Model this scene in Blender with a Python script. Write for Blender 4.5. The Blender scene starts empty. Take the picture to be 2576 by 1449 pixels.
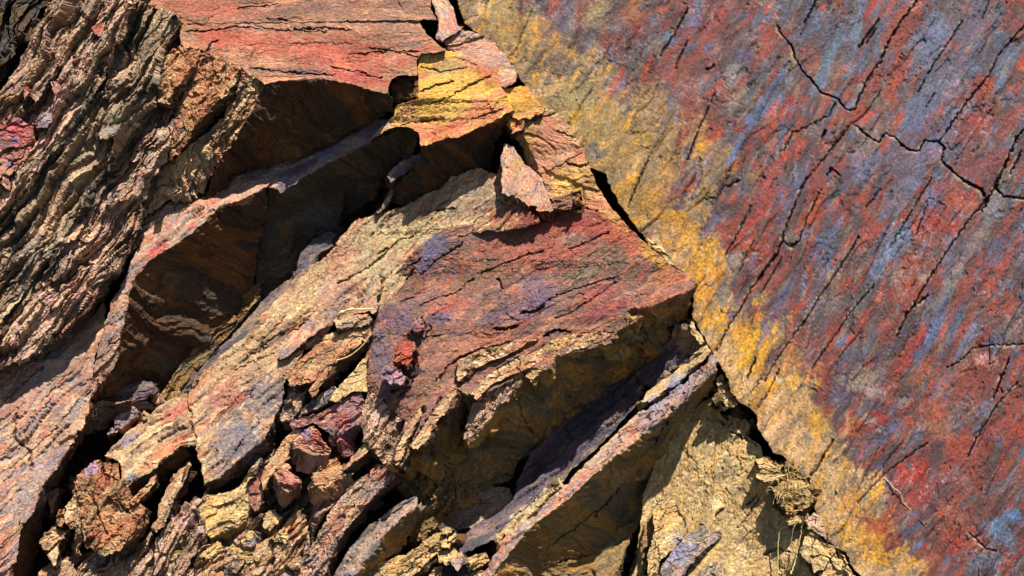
import bpy, math
import numpy as np
from mathutils import Vector, Matrix, Euler
from mathutils.geometry import tessellate_polygon
R = math.radians
# ---------------------------------------------------------------- camera, sky, sun, exposure
CX, CY, K, D = 1288.0, 724.5, 2.0/2576, 2.145      # a grid of 2576 x 1449 units on the rock face, 0.78 mm each
scene = bpy.context.scene
cam = bpy.data.objects.new("camera", bpy.data.cameras.new("camera"))
scene.collection.objects.link(cam)
cam.location = (0, 0, 1.75)
cam.rotation_euler = (R(68), 0, 0)
cam.data.sensor_width = 36
cam.data.lens = 36*D/2.0
cam.data.clip_start = 0.02; cam.data.clip_end = 400
scene.camera = cam
CM = Euler((R(68), 0, 0)).to_matrix()
CMN = np.array(CM, dtype=np.float64)
CL = np.array(cam.location)
sun_cam = Vector((0.24, 0.82, 0.52)).normalized()   # towards the sun, seen from the camera's axes
sun_w = (CM @ sun_cam).normalized()
sun = bpy.data.objects.new("sun", bpy.data.lights.new("sun", 'SUN'))
scene.collection.objects.link(sun)
sun.data.energy = 5.0; sun.data.angle = R(0.53); sun.data.color = (1.0, 0.93, 0.81)
sun.rotation_euler = sun_w.to_track_quat('Z', 'Y').to_euler()
sun.location = (1, -1, 5)
world = bpy.data.worlds.new("World"); scene.world = world; world.use_nodes = True
nt = world.node_tree
sky = nt.nodes.new("ShaderNodeTexSky"); sky.sky_type = 'NISHITA'; sky.sun_disc = False
sky.sun_elevation = math.asin(sun_w.z); sky.sun_rotation = math.atan2(sun_w.x, sun_w.y)
nt.links.new(sky.outputs[0], nt.nodes["Background"].inputs[0])
nt.nodes["Background"].inputs[1].default_value = 0.05
scene.view_settings.view_transform = 'Standard'; scene.view_settings.look = 'None'
scene.view_settings.exposure = 1.5; scene.view_settings.gamma = 1.0
scene.cycles.max_bounces = 5
scene.cycles.diffuse_bounces = 2

def px2w(x, y, h):
    """grid point (x, y) at height h above the mean face -> world"""
    f = (D - h*K)/D
    c = np.stack([(x-CX)*K*f, -(y-CY)*K*f, -(D-h*K)], -1)
    return c @ CMN.T + CL
# ---------------------------------------------------------------- noise
rs = np.random.RandomState(7)
PERM = rs.permutation(256).astype(np.int32); PERM = np.concatenate([PERM, PERM, PERM])
GA = rs.rand(256).astype(np.float32)*6.2832
GX, GY = np.cos(GA), np.sin(GA)
RND = rs.rand(256, 4).astype(np.float32)
def gn(x, y, s=0):
    x = x + s*17.37; y = y - s*9.71
    xi = np.floor(x).astype(np.int32); yi = np.floor(y).astype(np.int32)
    fx = (x-xi).astype(np.float32); fy = (y-yi).astype(np.float32)
    u = fx*fx*fx*(fx*(fx*6-15)+10); v = fy*fy*fy*(fy*(fy*6-15)+10)
    a = xi & 255; b = yi & 255
    def g(i, j, dx, dy):
        k = PERM[PERM[(a+i) & 255] + ((b+j) & 255)]
        return GX[k]*dx + GY[k]*dy
    n0 = g(0, 0, fx, fy)*(1-u) + g(1, 0, fx-1, fy)*u
    n1 = g(0, 1, fx, fy-1)*(1-u) + g(1, 1, fx-1, fy-1)*u
    return (n0*(1-v) + n1*v)*1.5
def fbm(x, y, s=0, o=3, g=0.5):
    r = 0; a = 1.0
    for i in range(o):
        r = r + a*gn(x, y, s+i*3.1); x = x*2.03; y = y*2.03; a *= g
    return r
def plates(u, w, s=0, tilt=1.0, lean=0.0):
    """broken stone chips: every jittered cell gets a height and a tilt of its own"""
    x = u + s*13.3; y = w + s*7.7
    xi = np.floor(x).astype(np.int32); yi = np.floor(y).astype(np.int32)
    best = np.full(x.shape, 9e9, np.float32); hh = np.zeros(x.shape, np.float32); idc = np.zeros(x.shape, np.float32)
    for i in (-1, 0, 1):
        for j in (-1, 0, 1):
            a = xi+i; b = yi+j
            k = PERM[PERM[a & 255] + (b & 255)]; r = RND[k]
            k2 = PERM[k+1]; r2 = RND[k2]
            dx = (x-a-r[:, 0]).astype(np.float32); dy = (y-b-r[:, 1]).astype(np.float32)
            d = dx*dx+dy*dy
            m = d < best
            best = np.where(m, d, best)
            hh = np.where(m, r[:, 2]-0.5 + tilt*((r[:, 3]-0.5)*dx + (r2[:, 0]-0.35+lean)*dy*1.3), hh)
            idc = np.where(m, r2[:, 1], idc)
    return hh, idc
def sst(a, b, x):
    t = np.clip((x-a)/(b-a), 0, 1); return t*t*(3-2*t)
# ---------------------------------------------------------------- colour
ALB = 0.60
def lin(c):
    c = np.asarray(c, np.float64)/255
    return np.where(c < .04045, c/12.92, ((c+.055)/1.055)**2.4)*ALB
PAL = {
 'redslab': [(176,120,90),(184,98,76),(200,146,100),(134,110,96),(158,110,80),(190,132,106)],
 'rust':    [(158,104,82),(170,84,64),(150,118,98),(130,102,102),(188,128,96),(116,86,78),(140,100,92)],
 'tan':     [(200,156,118),(212,172,126),(180,142,112),(206,142,106),(154,128,108),(220,186,142)],
 'tanpink': [(210,166,134),(222,182,144),(208,148,120),(180,150,132),(196,130,106),(160,140,138)],
 'grey':    [(158,140,130),(140,126,134),(186,160,136),(124,116,106),(200,156,138),(112,104,118)],
 'schist':  [(214,176,144),(194,162,136),(232,198,160),(172,146,124),(218,168,138),(142,122,104),(202,162,148)],
 'schistg': [(188,164,136),(164,148,124),(216,186,150),(140,126,108),(204,160,132),(156,134,114)],
 'ochre':   [(220,168,84),(228,186,104),(210,140,82),(190,154,102),(228,172,66),(202,124,90)],
 'orange':  [(200,140,100),(212,158,112),(186,116,86),(164,130,102),(208,168,124)],
 'pale':    [(220,186,130),(204,170,114),(230,202,150),(190,154,102),(218,174,110),(176,150,110)],
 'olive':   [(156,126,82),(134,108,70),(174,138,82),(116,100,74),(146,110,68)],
 'under':   [(98,66,40),(112,74,38),(76,55,42),(122,80,38),(64,60,54),(86,60,44)],  # overhang shadow and warm bounce put into the colour
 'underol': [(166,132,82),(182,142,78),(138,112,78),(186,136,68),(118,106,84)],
 'purple':  [(104,90,104),(92,88,110),(124,96,98),(84,78,88),(138,116,98)],
 'lilac':   [(168,144,142),(148,132,150),(194,164,142),(136,124,136),(204,160,140)],
 'brick':   [(190,138,114),(206,150,124),(158,110,94),(174,134,118),(214,162,128),(150,92,80)],
 'crimson': [(184,132,124),(188,104,104),(150,122,134),(206,150,126),(130,94,92)],
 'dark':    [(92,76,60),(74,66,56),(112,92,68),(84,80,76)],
}
PATCH = []          # (x, y, rx, ry, angle, rgb, strength): stains of the stone, and one painted sunlit edge
def shade(X, Y, H, u, w, pal, seed, pid, pid2, str_=1.0, px_only=True):
    cols = [lin(c) for c in PAL[pal]]
    n = len(X)
    C = np.tile(cols[0], (n, 1))
    sc = (150, 60)
    for i, c in enumerate(cols[1:]):
        f = fbm(u/(sc[0]/(1+.25*i)), w/(sc[1]/(1+.25*i)), seed+i*5.3, 4, .6)
        f = f + (pid-.5)*.35 + (pid2-.5)*.25
        m = sst(.08, .34, f)*.85
        C = C*(1-m[:, None]) + c*m[:, None]
    for (px, py, rx, ry, ang, rgb, st) in PATCH:
        rr = max(rx, ry)*1.7
        sel = np.nonzero((np.abs(X-px) < rr) & (np.abs(Y-py) < rr))[0]
        if len(sel) == 0: continue
        xs = X[sel]-px; ys = Y[sel]-py
        ca, sa = math.cos(R(ang)), math.sin(R(ang))
        a = (xs*ca - ys*sa)/rx; b = (xs*sa + ys*ca)/ry
        d = np.sqrt(a*a+b*b) + .55*fbm(u[sel]/30, w[sel]/12, px*.01, 3, .6) + .2*(pid2[sel]-.5)
        m = (1-sst(.66, 1.08, d))*min(st*.9, 1)*np.clip(.85+.5*gn(u[sel]/12, w[sel]/6, 3), 0, 1)
        C[sel] = C[sel]*(1-m[:, None]) + lin(rgb)*m[:, None]
    t = 1 + .34*(pid2-.5) + .22*(pid-.5) + .22*gn(u/9, w/5, seed+2) + .2*gn(u/3.7, w/2.6, seed+8)
    C = C*np.clip(t, .35, 1.8)[:, None]
    # faint hue drift
    hq = .07*gn(u/40, w/20, seed+11)
    C[:, 0] *= 1+hq; C[:, 2] *= 1-hq
    return np.clip(C, 0.01, .82)
# ---------------------------------------------------------------- materials
def stone_mat(name, bump=1.0, rough=.78, spec=.3, ang=-50, sparkle=True, sat=1.0):
    m = bpy.data.materials.new(name); m.use_nodes = True
    t = m.node_tree; N = t.nodes; L = t.links
    p = N["Principled BSDF"]
    at = N.new("ShaderNodeAttribute"); at.attribute_name = "Col"
    geo = N.new("ShaderNodeNewGeometry")
    # rotate in the face's plane, then stretch along the cleavage
    rot = N.new("ShaderNodeVectorRotate"); rot.rotation_type = 'AXIS_ANGLE'; rot.inputs['Axis'].default_value = CM @ Vector((0, 0, 1)); rot.inputs['Angle'].default_value = R(ang)
    L.new(geo.outputs['Position'], rot.inputs['Vector'])
    sc = N.new("ShaderNodeVectorMath"); sc.operation = 'MULTIPLY'; sc.inputs[1].default_value = (.62, 1, 1)
    L.new(rot.outputs[0], sc.inputs[0])
    def noise(scale, det, src, rough_=.6):
        n = N.new("ShaderNodeTexNoise"); n.inputs['Scale'].default_value = scale; n.inputs['Detail'].default_value = det; n.inputs['Roughness'].default_value = rough_
        L.new(src, n.inputs['Vector']); return n
    n1 = noise(260, 5, sc.outputs[0], .7); n2 = noise(900, 2, geo.outputs['Position'])
    r1 = N.new("ShaderNodeMapRange"); r1.inputs['From Min'].default_value = .3; r1.inputs['From Max'].default_value = .7; r1.inputs['To Min'].default_value = .52; r1.inputs['To Max'].default_value = 1.48
    L.new(n1.outputs[0], r1.inputs[0])
    mul = N.new("ShaderNodeVectorMath"); mul.operation = 'SCALE'
    L.new(at.outputs['Color'], mul.inputs[0]); L.new(r1.outputs[0], mul.inputs['Scale'])
    hs = N.new("ShaderNodeHueSaturation"); hs.inputs['Saturation'].default_value = sat
    L.new(mul.outputs[0], hs.inputs['Color'])
    L.new(hs.outputs[0], p.inputs['Base Color'])
    p.inputs['Roughness'].default_value = rough; p.inputs['Specular IOR Level'].default_value = spec
    vo = N.new("ShaderNodeTexVoronoi"); vo.feature = 'F1'; vo.inputs['Scale'].default_value = 120
    wv = N.new("ShaderNodeVectorMath"); wv.operation = 'ADD'
    L.new(sc.outputs[0], wv.inputs[0]); 
    nz = noise(60, 2, sc.outputs[0]); sv = N.new("ShaderNodeVectorMath"); sv.operation = 'SCALE'; sv.inputs['Scale'].default_value = .012
    L.new(nz.outputs[1], sv.inputs[0]); L.new(sv.outputs[0], wv.inputs[1]); L.new(wv.outputs[0], vo.inputs['Vector'])
    a1 = N.new("ShaderNodeMath"); a1.operation = 'MULTIPLY_ADD'; a1.inputs[1].default_value = .5
    sepc = N.new("ShaderNodeSeparateColor"); L.new(vo.outputs['Color'], sepc.inputs[0]); L.new(sepc.outputs[0], a1.inputs[0]); L.new(n1.outputs[0], a1.inputs[2])
    a2 = N.new("ShaderNodeMath"); a2.operation = 'MULTIPLY_ADD'; a2.inputs[1].default_value = .35
    L.new(n2.outputs[0], a2.inputs[0]); L.new(a1.outputs[0], a2.inputs[2])
    b = N.new("ShaderNodeBump"); b.inputs['Strength'].default_value = 1.0; b.inputs['Distance'].default_value = .0042*bump
    L.new(a2.outputs[0], b.inputs['Height']); L.new(b.outputs[0], p.inputs['Normal'])
    return m
MAT = {}
def mat(kind, ang):
    key = (kind, int(round(ang/15.0))*15)
    if key not in MAT:
        bump, rough, spec = dict(smooth=(1.25, .72, .35), rough=(1.2, .85, .2), under=(1.0, .8, .25), block=(1.1, .8, .25), wall=(1.0, .55, .5), soil=(2.2, .95, .1))[kind]
        MAT[key] = stone_mat("stone_%s_%d" % (kind, len(MAT)), bump, rough, spec, key[1], sat=1.06 if kind == 'wall' else 1.0)
    return MAT[key]
# ---------------------------------------------------------------- mesh helpers
def refine(V, T, G, maxe, it=12):
    """split every edge longer than maxe, keeping neighbours joined"""
    V = np.asarray(V, np.float64); T = np.asarray(T, np.int64); G = np.asarray(G, np.int64)
    for _ in range(it):
        n = len(V)
        e = np.stack([T, np.roll(T, -1, 1)], -1)             # (m,3,2)
        es = np.sort(e, -1); key = es[..., 0]*n + es[..., 1]
        uq, inv = np.unique(key.ravel(), return_inverse=True)
        a = uq//n; b = uq % n
        ln = np.linalg.norm(V[a]-V[b], axis=1)
        mk = ln > maxe
        if not mk.any(): break
        idx = np.full(len(uq), -1, np.int64); idx[mk] = n + np.arange(mk.sum())
        V = np.concatenate([V, (V[a[mk]]+V[b[mk]])/2])
        mid = idx[inv].reshape(-1, 3); has = mid >= 0; cnt = has.sum(1)
        out = [T[cnt == 0]]; og = [G[cnt == 0]]
        t = T[cnt == 3]; q = mid[cnt == 3]; g = G[cnt == 3]
        if len(t):
            out += [np.stack([t[:, 0], q[:, 0], q[:, 2]], 1), np.stack([q[:, 0], t[:, 1], q[:, 1]], 1), np.stack([q[:, 2], q[:, 1], t[:, 2]], 1), q]; og += [g]*4
        for r in range(3):
            sel = (cnt == 1) & has[:, r]
            t = np.roll(T[sel], -r, 1); q = np.roll(mid[sel], -r, 1); g = G[sel]
            if len(t):
                out += [np.stack([t[:, 0], q[:, 0], t[:, 2]], 1), np.stack([q[:, 0], t[:, 1], t[:, 2]], 1)]; og += [g]*2
            sel = (cnt == 2) & ~has[:, r]                     # edge r unmarked -> edges r+1, r+2 marked
            t = np.roll(T[sel], -r, 1); q = np.roll(mid[sel], -r, 1); g = G[sel]
            if len(t):
                out += [np.stack([q[:, 1], t[:, 2], q[:, 2]], 1), np.stack([t[:, 0], t[:, 1], q[:, 1]], 1), np.stack([t[:, 0], q[:, 1], q[:, 2]], 1)]; og += [g]*3
        T = np.concatenate(out); G = np.concatenate(og)
    return V, T, G
def vnormals(P, T):
    fn = np.cross(P[T[:, 1]]-P[T[:, 0]], P[T[:, 2]]-P[T[:, 0]])
    N = np.zeros_like(P)
    for k in range(3):
        for c in range(3):
            N[:, c] += np.bincount(T[:, k], fn[:, c], len(P))
    return N/np.maximum(np.linalg.norm(N, axis=1), 1e-9)[:, None], fn
def make_mesh(name, W, T, C, material, origin, smooth=True, flat=False):
    used, inv = np.unique(T.ravel(), return_inverse=True)
    W = W[used]-origin; T = inv.reshape(-1, 3); C = C[used]
    me = bpy.data.meshes.new(name)
    me.vertices.add(len(W)); me.vertices.foreach_set("co", W.astype(np.float32).ravel())
    me.loops.add(T.size); me.loops.foreach_set("vertex_index", T.astype(np.int32).ravel())
    me.polygons.add(len(T)); me.polygons.foreach_set("loop_start", np.arange(0, T.size, 3, dtype=np.int32))
    me.polygons.foreach_set("loop_total", np.full(len(T), 3, np.int32))
    me.polygons.foreach_set("use_smooth", np.full(len(T), smooth, bool))
    me.update(calc_edges=True)
    if flat: me.polygons.foreach_set("use_smooth", np.zeros(len(T), bool))
    at = me.color_attributes.new("Col", 'FLOAT_COLOR', 'POINT')
    at.data.foreach_set("color", np.concatenate([C, np.ones((len(C), 1))], 1).astype(np.float32).ravel())
    me.materials.append(material)
    ob = bpy.data.objects.new(name, me); scene.collection.objects.link(ob)
    return ob
def tag(o, label=None, cat=None, group=None, kind=None):
    if label: o["label"] = label
    if cat and not kind: kind = "thing"
    if cat: o["category"] = cat
    if group: o["group"] = group
    if kind: o["kind"] = kind
STY = {  # chips: (length, width, height) ... ; grain; swell; edge raggedness
 'smooth': dict(pl=[(190, 50, 4.2), (74, 19, 2.7), (26, 9, 1.5)], fb=1.1, macro=6, jit=3.0, step=2.9, ck=2.2, gap=11),
 'worn':   dict(pl=[(170, 68, 3.2), (64, 30, 2.2), (24, 12, 1.4)], fb=1.2, macro=8, jit=3.0, step=2.9, ck=1.5, gap=2),
 'flat':   dict(pl=[(180, 70, 2.6), (70, 30, 1.8), (24, 11, 1.2)], fb=.9, macro=5, jit=2.5, step=2.9, ck=1.2),
 'rough':  dict(pl=[(330, 60, 40), (150, 30, 19), (56, 15, 6.5), (20, 9, 2.0)], fb=1.3, macro=22, jit=4.0, step=2.7, ck=6, lean=.28, gap=26),
 'semi':   dict(pl=[(170, 40, 12), (56, 15, 7), (22, 8, 3.5)], fb=1.8, macro=8, jit=4.0, step=2.8, ck=5, lean=.2, gap=16),
 'under':  dict(pl=[(170, 50, 11), (60, 20, 6), (24, 9, 2.4)], fb=1.6, macro=9, jit=3.0, step=3.2, ck=4, gap=6),
 'block':  dict(pl=[(60, 34, 9), (26, 14, 5), (11, 7, 2)], fb=1.5, macro=5, jit=3.0, step=2.5),
 'lump':   dict(pl=[(46, 34, 14), (20, 15, 8), (9, 7, 3.5)], fb=2.5, macro=9, jit=4.0, step=2.5),
 'grain':  dict(pl=[(90, 70, 3), (22, 16, 1.3), (9, 7, 1.0)], fb=1.3, macro=7, jit=3.0, step=2.9),
}
CRK = {}
def crack_depth(X, Y, lines):
    """distance to the crack polylines -> groove depth"""
    dep = np.zeros(len(X))
    X = X + 3.0*fbm(X/11, Y/11, 91, 2); Y = Y + 3.0*fbm(X/11, Y/11, 95, 2)
    for ln in lines:
        wd, dp = ln[0]; pts = ln[1]
        for (x0, y0), (x1, y1) in zip(pts[:-1], pts[1:]):
            r = wd+4
            sel = np.nonzero((X > min(x0, x1)-r) & (X < max(x0, x1)+r) & (Y > min(y0, y1)-r) & (Y < max(y0, y1)+r))[0]
            if len(sel) == 0: continue
            xs = X[sel]; ys = Y[sel]
            L2 = (x1-x0)**2+(y1-y0)**2+1e-6
            t = np.clip(((xs-x0)*(x1-x0)+(ys-y0)*(y1-y0))/L2, 0, 1)
            d = np.hypot(xs-x0-t*(x1-x0), ys-y0-t*(y1-y0))
            ww = wd*(.75+.6*gn(xs/30, ys/30, 5))
            v = (1-sst(ww*.5, ww*.5+1.6, d))*dp
            dep[sel] = np.maximum(dep[sel], v)
    return dep
def displace(P, T, G, ang, sty, usty, seed, cracks=None, under=None):
    X, Y, H = P[:, 0], -P[:, 1], P[:, 2]
    ca, sa = math.cos(R(ang)), math.sin(R(ang))
    N, _ = vnormals(P, T)
    xx = X + 16*fbm(X/130, Y/130, seed+1, 2); yy = Y + 16*fbm(X/130, Y/130, seed+4, 2)
    u = xx*ca - yy*sa + .35*H; w = xx*sa + yy*ca + .75*H
    ug = np.zeros(len(P)); 
    if (G == 1).any(): ug[np.unique(T[G == 1])] = 1
    def field(S, sd):
        d = S['macro']*fbm(u/150, w/90, sd+2, 2)
        ids = []
        for i, (a, b, c) in enumerate(S['pl']):
            wu = u + a*.25*gn(u/a*1.3, w/b*1.3, sd+i*2+20); ww_ = w + b*.3*gn(u/a*1.6, w/b*1.6, sd+i*2+21)
            h_, id_ = plates(wu/a, ww_/b, sd+i*3, 1.0, S.get('lean', 0)); am = .4 + 1.1*sst(-.35, .4, gn(u/200, w/90, sd+i+31))
            d = d + c*h_*am; ids.append(id_)
        d = d + S['fb']*fbm(u/11, w/8, sd+9, 3, .6)
        if S.get('gap'):                                # ledges stepping along the bedding, with dark gaps between
            for q, (a, b) in enumerate([(330, 44), (150, 24)]):
                z = fbm(u/a, w/b, sd+90+q*5, 2, .4); am = sst(-.15, .3, gn(u/260, w/110, sd+95+q))
                d = d + S['gap']*(.45-.15*q)*np.tanh(z*14)*am - S['gap']*(1-.3*q)*(1-sst(.012, .05, np.abs(z-.02)))*am
        if S.get('ck'):                                 # thin splits along the cleavage
            for q, (a, b) in enumerate([(110, 15), (50, 9)]):
                v = 1-np.abs(fbm(u/a, w/b, sd+70+q*7, 2, .5))*11
                d = d - S['ck']*(1-.35*q)*sst(.1, .8, v)*sst(.08, .34, gn(u/90, w/34, sd+77+q*3))
        return d, ids[0], ids[1]
    d, i0, i1 = field(STY[sty], seed)
    if ug.any():
        d2, j0, j1 = field(STY[usty], seed+50)
        d = np.where(ug > 0, d2, d); i0 = np.where(ug > 0, j0, i0); i1 = np.where(ug > 0, j1, i1)
    j = STY[sty]['jit']
    xh, yh = (X+.8*H)/22, (Y-.6*H)/22
    jx = j*fbm(xh, yh, seed+40, 3, .6); jy = j*fbm(xh, yh, seed+44, 3, .6)
    Q = P + N*d[:, None]; Q[:, 0] += jx; Q[:, 1] += jy
    if cracks: Q[:, 2] -= crack_depth(X, Y, cracks)
    return Q, u, w, i0, i1
def rock(name, label, cat, V, F, pal='tan', ang=50, sty='smooth', usty='under', upal='under', seed=None, group=None,
         depth=150, cracks=None, step=None, kind=None, uname='underside', ulabel=None, matk=None, bend=None):
    """V: (x, y, h) corners; F: list of (corner indices, 0 upper face | 1 underside)"""
    if seed is None: seed = (sum(ord(c) for c in label)*7) % 193
    st = step or STY[sty]['step']
    P = np.array([(x, -y, h) for x, y, h in V], np.float64)
    T = []; G = []
    for f in F:
        ids, g = (f if isinstance(f[0], (list, tuple, range)) else (f, 0))
        ids = list(ids)
        tr = tessellate_polygon([[Vector((P[i][0], P[i][1], 0)) for i in ids]])
        for t in tr:
            t = [ids[k] for k in t]
            a, b, c = P[t[0]], P[t[1]], P[t[2]]
            z = (b[0]-a[0])*(c[1]-a[1])-(b[1]-a[1])*(c[0]-a[0])
            if abs(z) < 1e-6: continue
            if z < 0: t = [t[0], t[2], t[1]]
            T.append(t); G.append(g)
    P, T, G = refine(P, T, G, st*1.35)
    if bend: P[:, 2] += bend(P[:, 0], -P[:, 1])
    P0 = P.copy()
    Q, u, w, i0, i1 = displace(P, T, G, ang, sty, usty, seed, cracks)
    X, Y, H = P0[:, 0], -P0[:, 1], P0[:, 2]
    C = shade(X, Y, H, u, w, pal, seed, i0, i1)
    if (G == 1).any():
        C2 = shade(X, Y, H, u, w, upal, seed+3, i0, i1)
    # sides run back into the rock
    e = np.concatenate([T[:, [0, 1]], T[:, [1, 2]], T[:, [2, 0]]]); eg = np.concatenate([G, G, G])
    n = len(P); k1 = e[:, 0]*n+e[:, 1]; k2 = e[:, 1]*n+e[:, 0]
    bd = ~np.isin(k1, k2); be = e[bd]; bg = eg[bd]
    bv, binv = np.unique(be.ravel(), return_inverse=True); bi = binv.reshape(-1, 2)
    dv = Q[be[:, 1]]-Q[be[:, 0]]; on = np.stack([dv[:, 1], -dv[:, 0]], 1)
    on /= np.maximum(np.linalg.norm(on, axis=1), 1e-6)[:, None]
    acc = np.zeros((len(bv), 2))
    for k in range(2):
        for c in range(2): acc[:, c] += np.bincount(bi[:, k], on[:, c], len(bv))
    acc /= np.maximum(np.linalg.norm(acc, axis=1), 1e-6)[:, None]
    QQ = [Q]; TT = [T]; GG = [G]; CC = [C]; prev = bv; m = len(bv); cur = n
    if (G == 1).any(): CC2 = [C2]
    base = Q[bv]
    for q, (ins, dz) in enumerate([(.5, 5), (2.5, 16), (6, 42), (12, depth*.55), (20, depth)]):
        R_ = base.copy(); R_[:, :2] -= acc*ins; R_[:, 2] -= dz
        nz_ = fbm(base[:, 0]/16+q*3, base[:, 1]/16, seed+60+q, 2)*min(4, ins*.7)
        R_[:, :2] -= acc*np.abs(nz_)[:, None]
        QQ.append(R_); ids = cur+np.arange(m)
        a0, a1 = prev[bi[:, 0]], prev[bi[:, 1]]; b0, b1 = ids[bi[:, 0]], ids[bi[:, 1]]
        TT.append(np.stack([a0, b0, b1], 1)); TT.append(np.stack([a0, b1, a1], 1)); GG += [bg, bg]
        CC.append(C[bv]); 
        if (G == 1).any(): CC2.append(C2[bv])
        prev = ids; cur += m
    Q = np.concatenate(QQ); T = np.concatenate(TT); G = np.concatenate(GG); C = np.concatenate(CC)
    W = px2w(Q[:, 0], -Q[:, 1], Q[:, 2])
    org = W[:len(P)].mean(0)
    mk = matk or {'smooth': 'smooth', 'flat': 'smooth', 'worn': 'smooth', 'semi': 'block', 'rough': 'rough', 'grain': 'block', 'under': 'under', 'block': 'block', 'lump': 'rough'}[sty]
    ob = make_mesh(name, W, T[G == 0], C[:], mat(mk, -ang), org, flat=sty in ('block', 'lump', 'rough', 'semi'))
    ob.location = org
    tag(ob, label, cat, group, kind)
    if (G == 1).any():
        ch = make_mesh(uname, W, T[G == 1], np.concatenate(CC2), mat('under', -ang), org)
        ch.parent = ob
        if ulabel: ch["label"] = ulabel
    return ob
def slab(name, label, cat, poly, h=0, g=(0, .3), v=(12, 30, -60), ctr=None, under=True, **kw):
    """a plate: outline poly (x, y) or (x, y, h) on a tilted plane, its lower sides showing along v"""
    cx, cy = ctr or (sum(p[0] for p in poly)/len(poly), sum(p[1] for p in poly)/len(poly))
    V = [(p[0], p[1], p[2] if len(p) > 2 else h+g[0]*(p[0]-cx)+g[1]*(p[1]-cy)) for p in poly]
    n = len(V)
    ar = sum(V[i][0]*V[(i+1) % n][1]-V[(i+1) % n][0]*V[i][1] for i in range(n))
    if ar < 0: V.reverse()                      # now outward normal of an edge (dx,dy) is (dy,-dx) (y down)
    F = [(list(range(n)), 0)]
    if v:
        idx = {}
        def off(i):
            if i not in idx:
                V.append((V[i][0]+v[0], V[i][1]+v[1], V[i][2]+v[2])); idx[i] = len(V)-1
            return idx[i]
        for i in range(n):
            j = (i+1) % n
            dx, dy = V[j][0]-V[i][0], V[j][1]-V[i][1]
            if dy*v[0]-dx*v[1] > 0: F.append(([i, j, off(j), off(i)], 1 if under else 0))
    return rock(name, label, cat, V, F, **kw)
def tube(name, pts, r, material, label=None, cat=None, group=None, col=(200, 180, 130), parent=None, sides=6, kind=None, seed=0, wob=1.0, sub=5):
    """a thin stem or root along grid points (x, y, h)"""
    P = np.array(pts, float); n = len(P)
    ts = np.linspace(0, n-1, (n-1)*sub+1); Q = []
    for t in ts:                                  # catmull-rom
        i = min(int(t), n-2); f = t-i
        p0, p1, p2, p3 = P[max(i-1, 0)], P[i], P[i+1], P[min(i+2, n-1)]
        Q.append(.5*((2*p1)+(-p0+p2)*f+(2*p0-5*p1+4*p2-p3)*f*f+(-p0+3*p1-3*p2+p3)*f**3))
    Q = np.array(Q); rr_ = np.random.RandomState(seed)
    Q += rr_.randn(*Q.shape)*wob*.6
    m = len(Q); rad = np.interp(np.linspace(0, 1, m), np.linspace(0, 1, len(r)), r) if hasattr(r, '__len__') else np.full(m, r)
    rad = rad*(1+.25*rr_.randn(m)*min(1, wob))
    tan = np.gradient(Q, axis=0); tan /= np.linalg.norm(tan, axis=1)[:, None]+1e-9
    s1 = np.cross(tan, [0.1, .05, 1]); s1 /= np.linalg.norm(s1, axis=1)[:, None]+1e-9; s2 = np.cross(tan, s1)
    V = []; T = []
    for k in range(sides):
        a = 2*math.pi*k/sides; V.append(Q+(s1*math.cos(a)+s2*math.sin(a))*rad[:, None])
    V = np.stack(V, 1).reshape(-1, 3)
    for i in range(m-1):
        for k in range(sides):
            a = i*sides+k; b = i*sides+(k+1) % sides; c = a+sides; d = b+sides
            T += [(a, b, d), (a, d, c)]
    for o_ in (0, (m-1)*sides):
        for k in range(1, sides-1): T.append((o_, o_+k, o_+k+1))
    C = np.tile(lin(col), (len(V), 1))*(1+.15*rr_.randn(len(V), 1)); C = np.clip(C, .01, .8)
    return V, np.array(T), C
def tube_obj(name, tubes, material, label=None, cat=None, group=None, parent=None, kind=None):
    Vs = []; Ts = []; Cs = []; o = 0
    for V, T, C in tubes:
        Vs.append(V); Ts.append(T+o); Cs.append(C); o += len(V)
    V = np.concatenate(Vs); W = px2w(V[:, 0], V[:, 1], V[:, 2]); org = W.mean(0)
    if parent: org = np.array(parent.location)
    ob = make_mesh(name, W, np.concatenate(Ts), np.concatenate(Cs), material, org)
    if parent: ob.parent = parent
    else: ob.location = org
    tag(ob, label, cat, group, kind)
    return ob
fibre = stone_mat("dry_fibre", .3, .7, .3, 0, sat=1.0)
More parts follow.
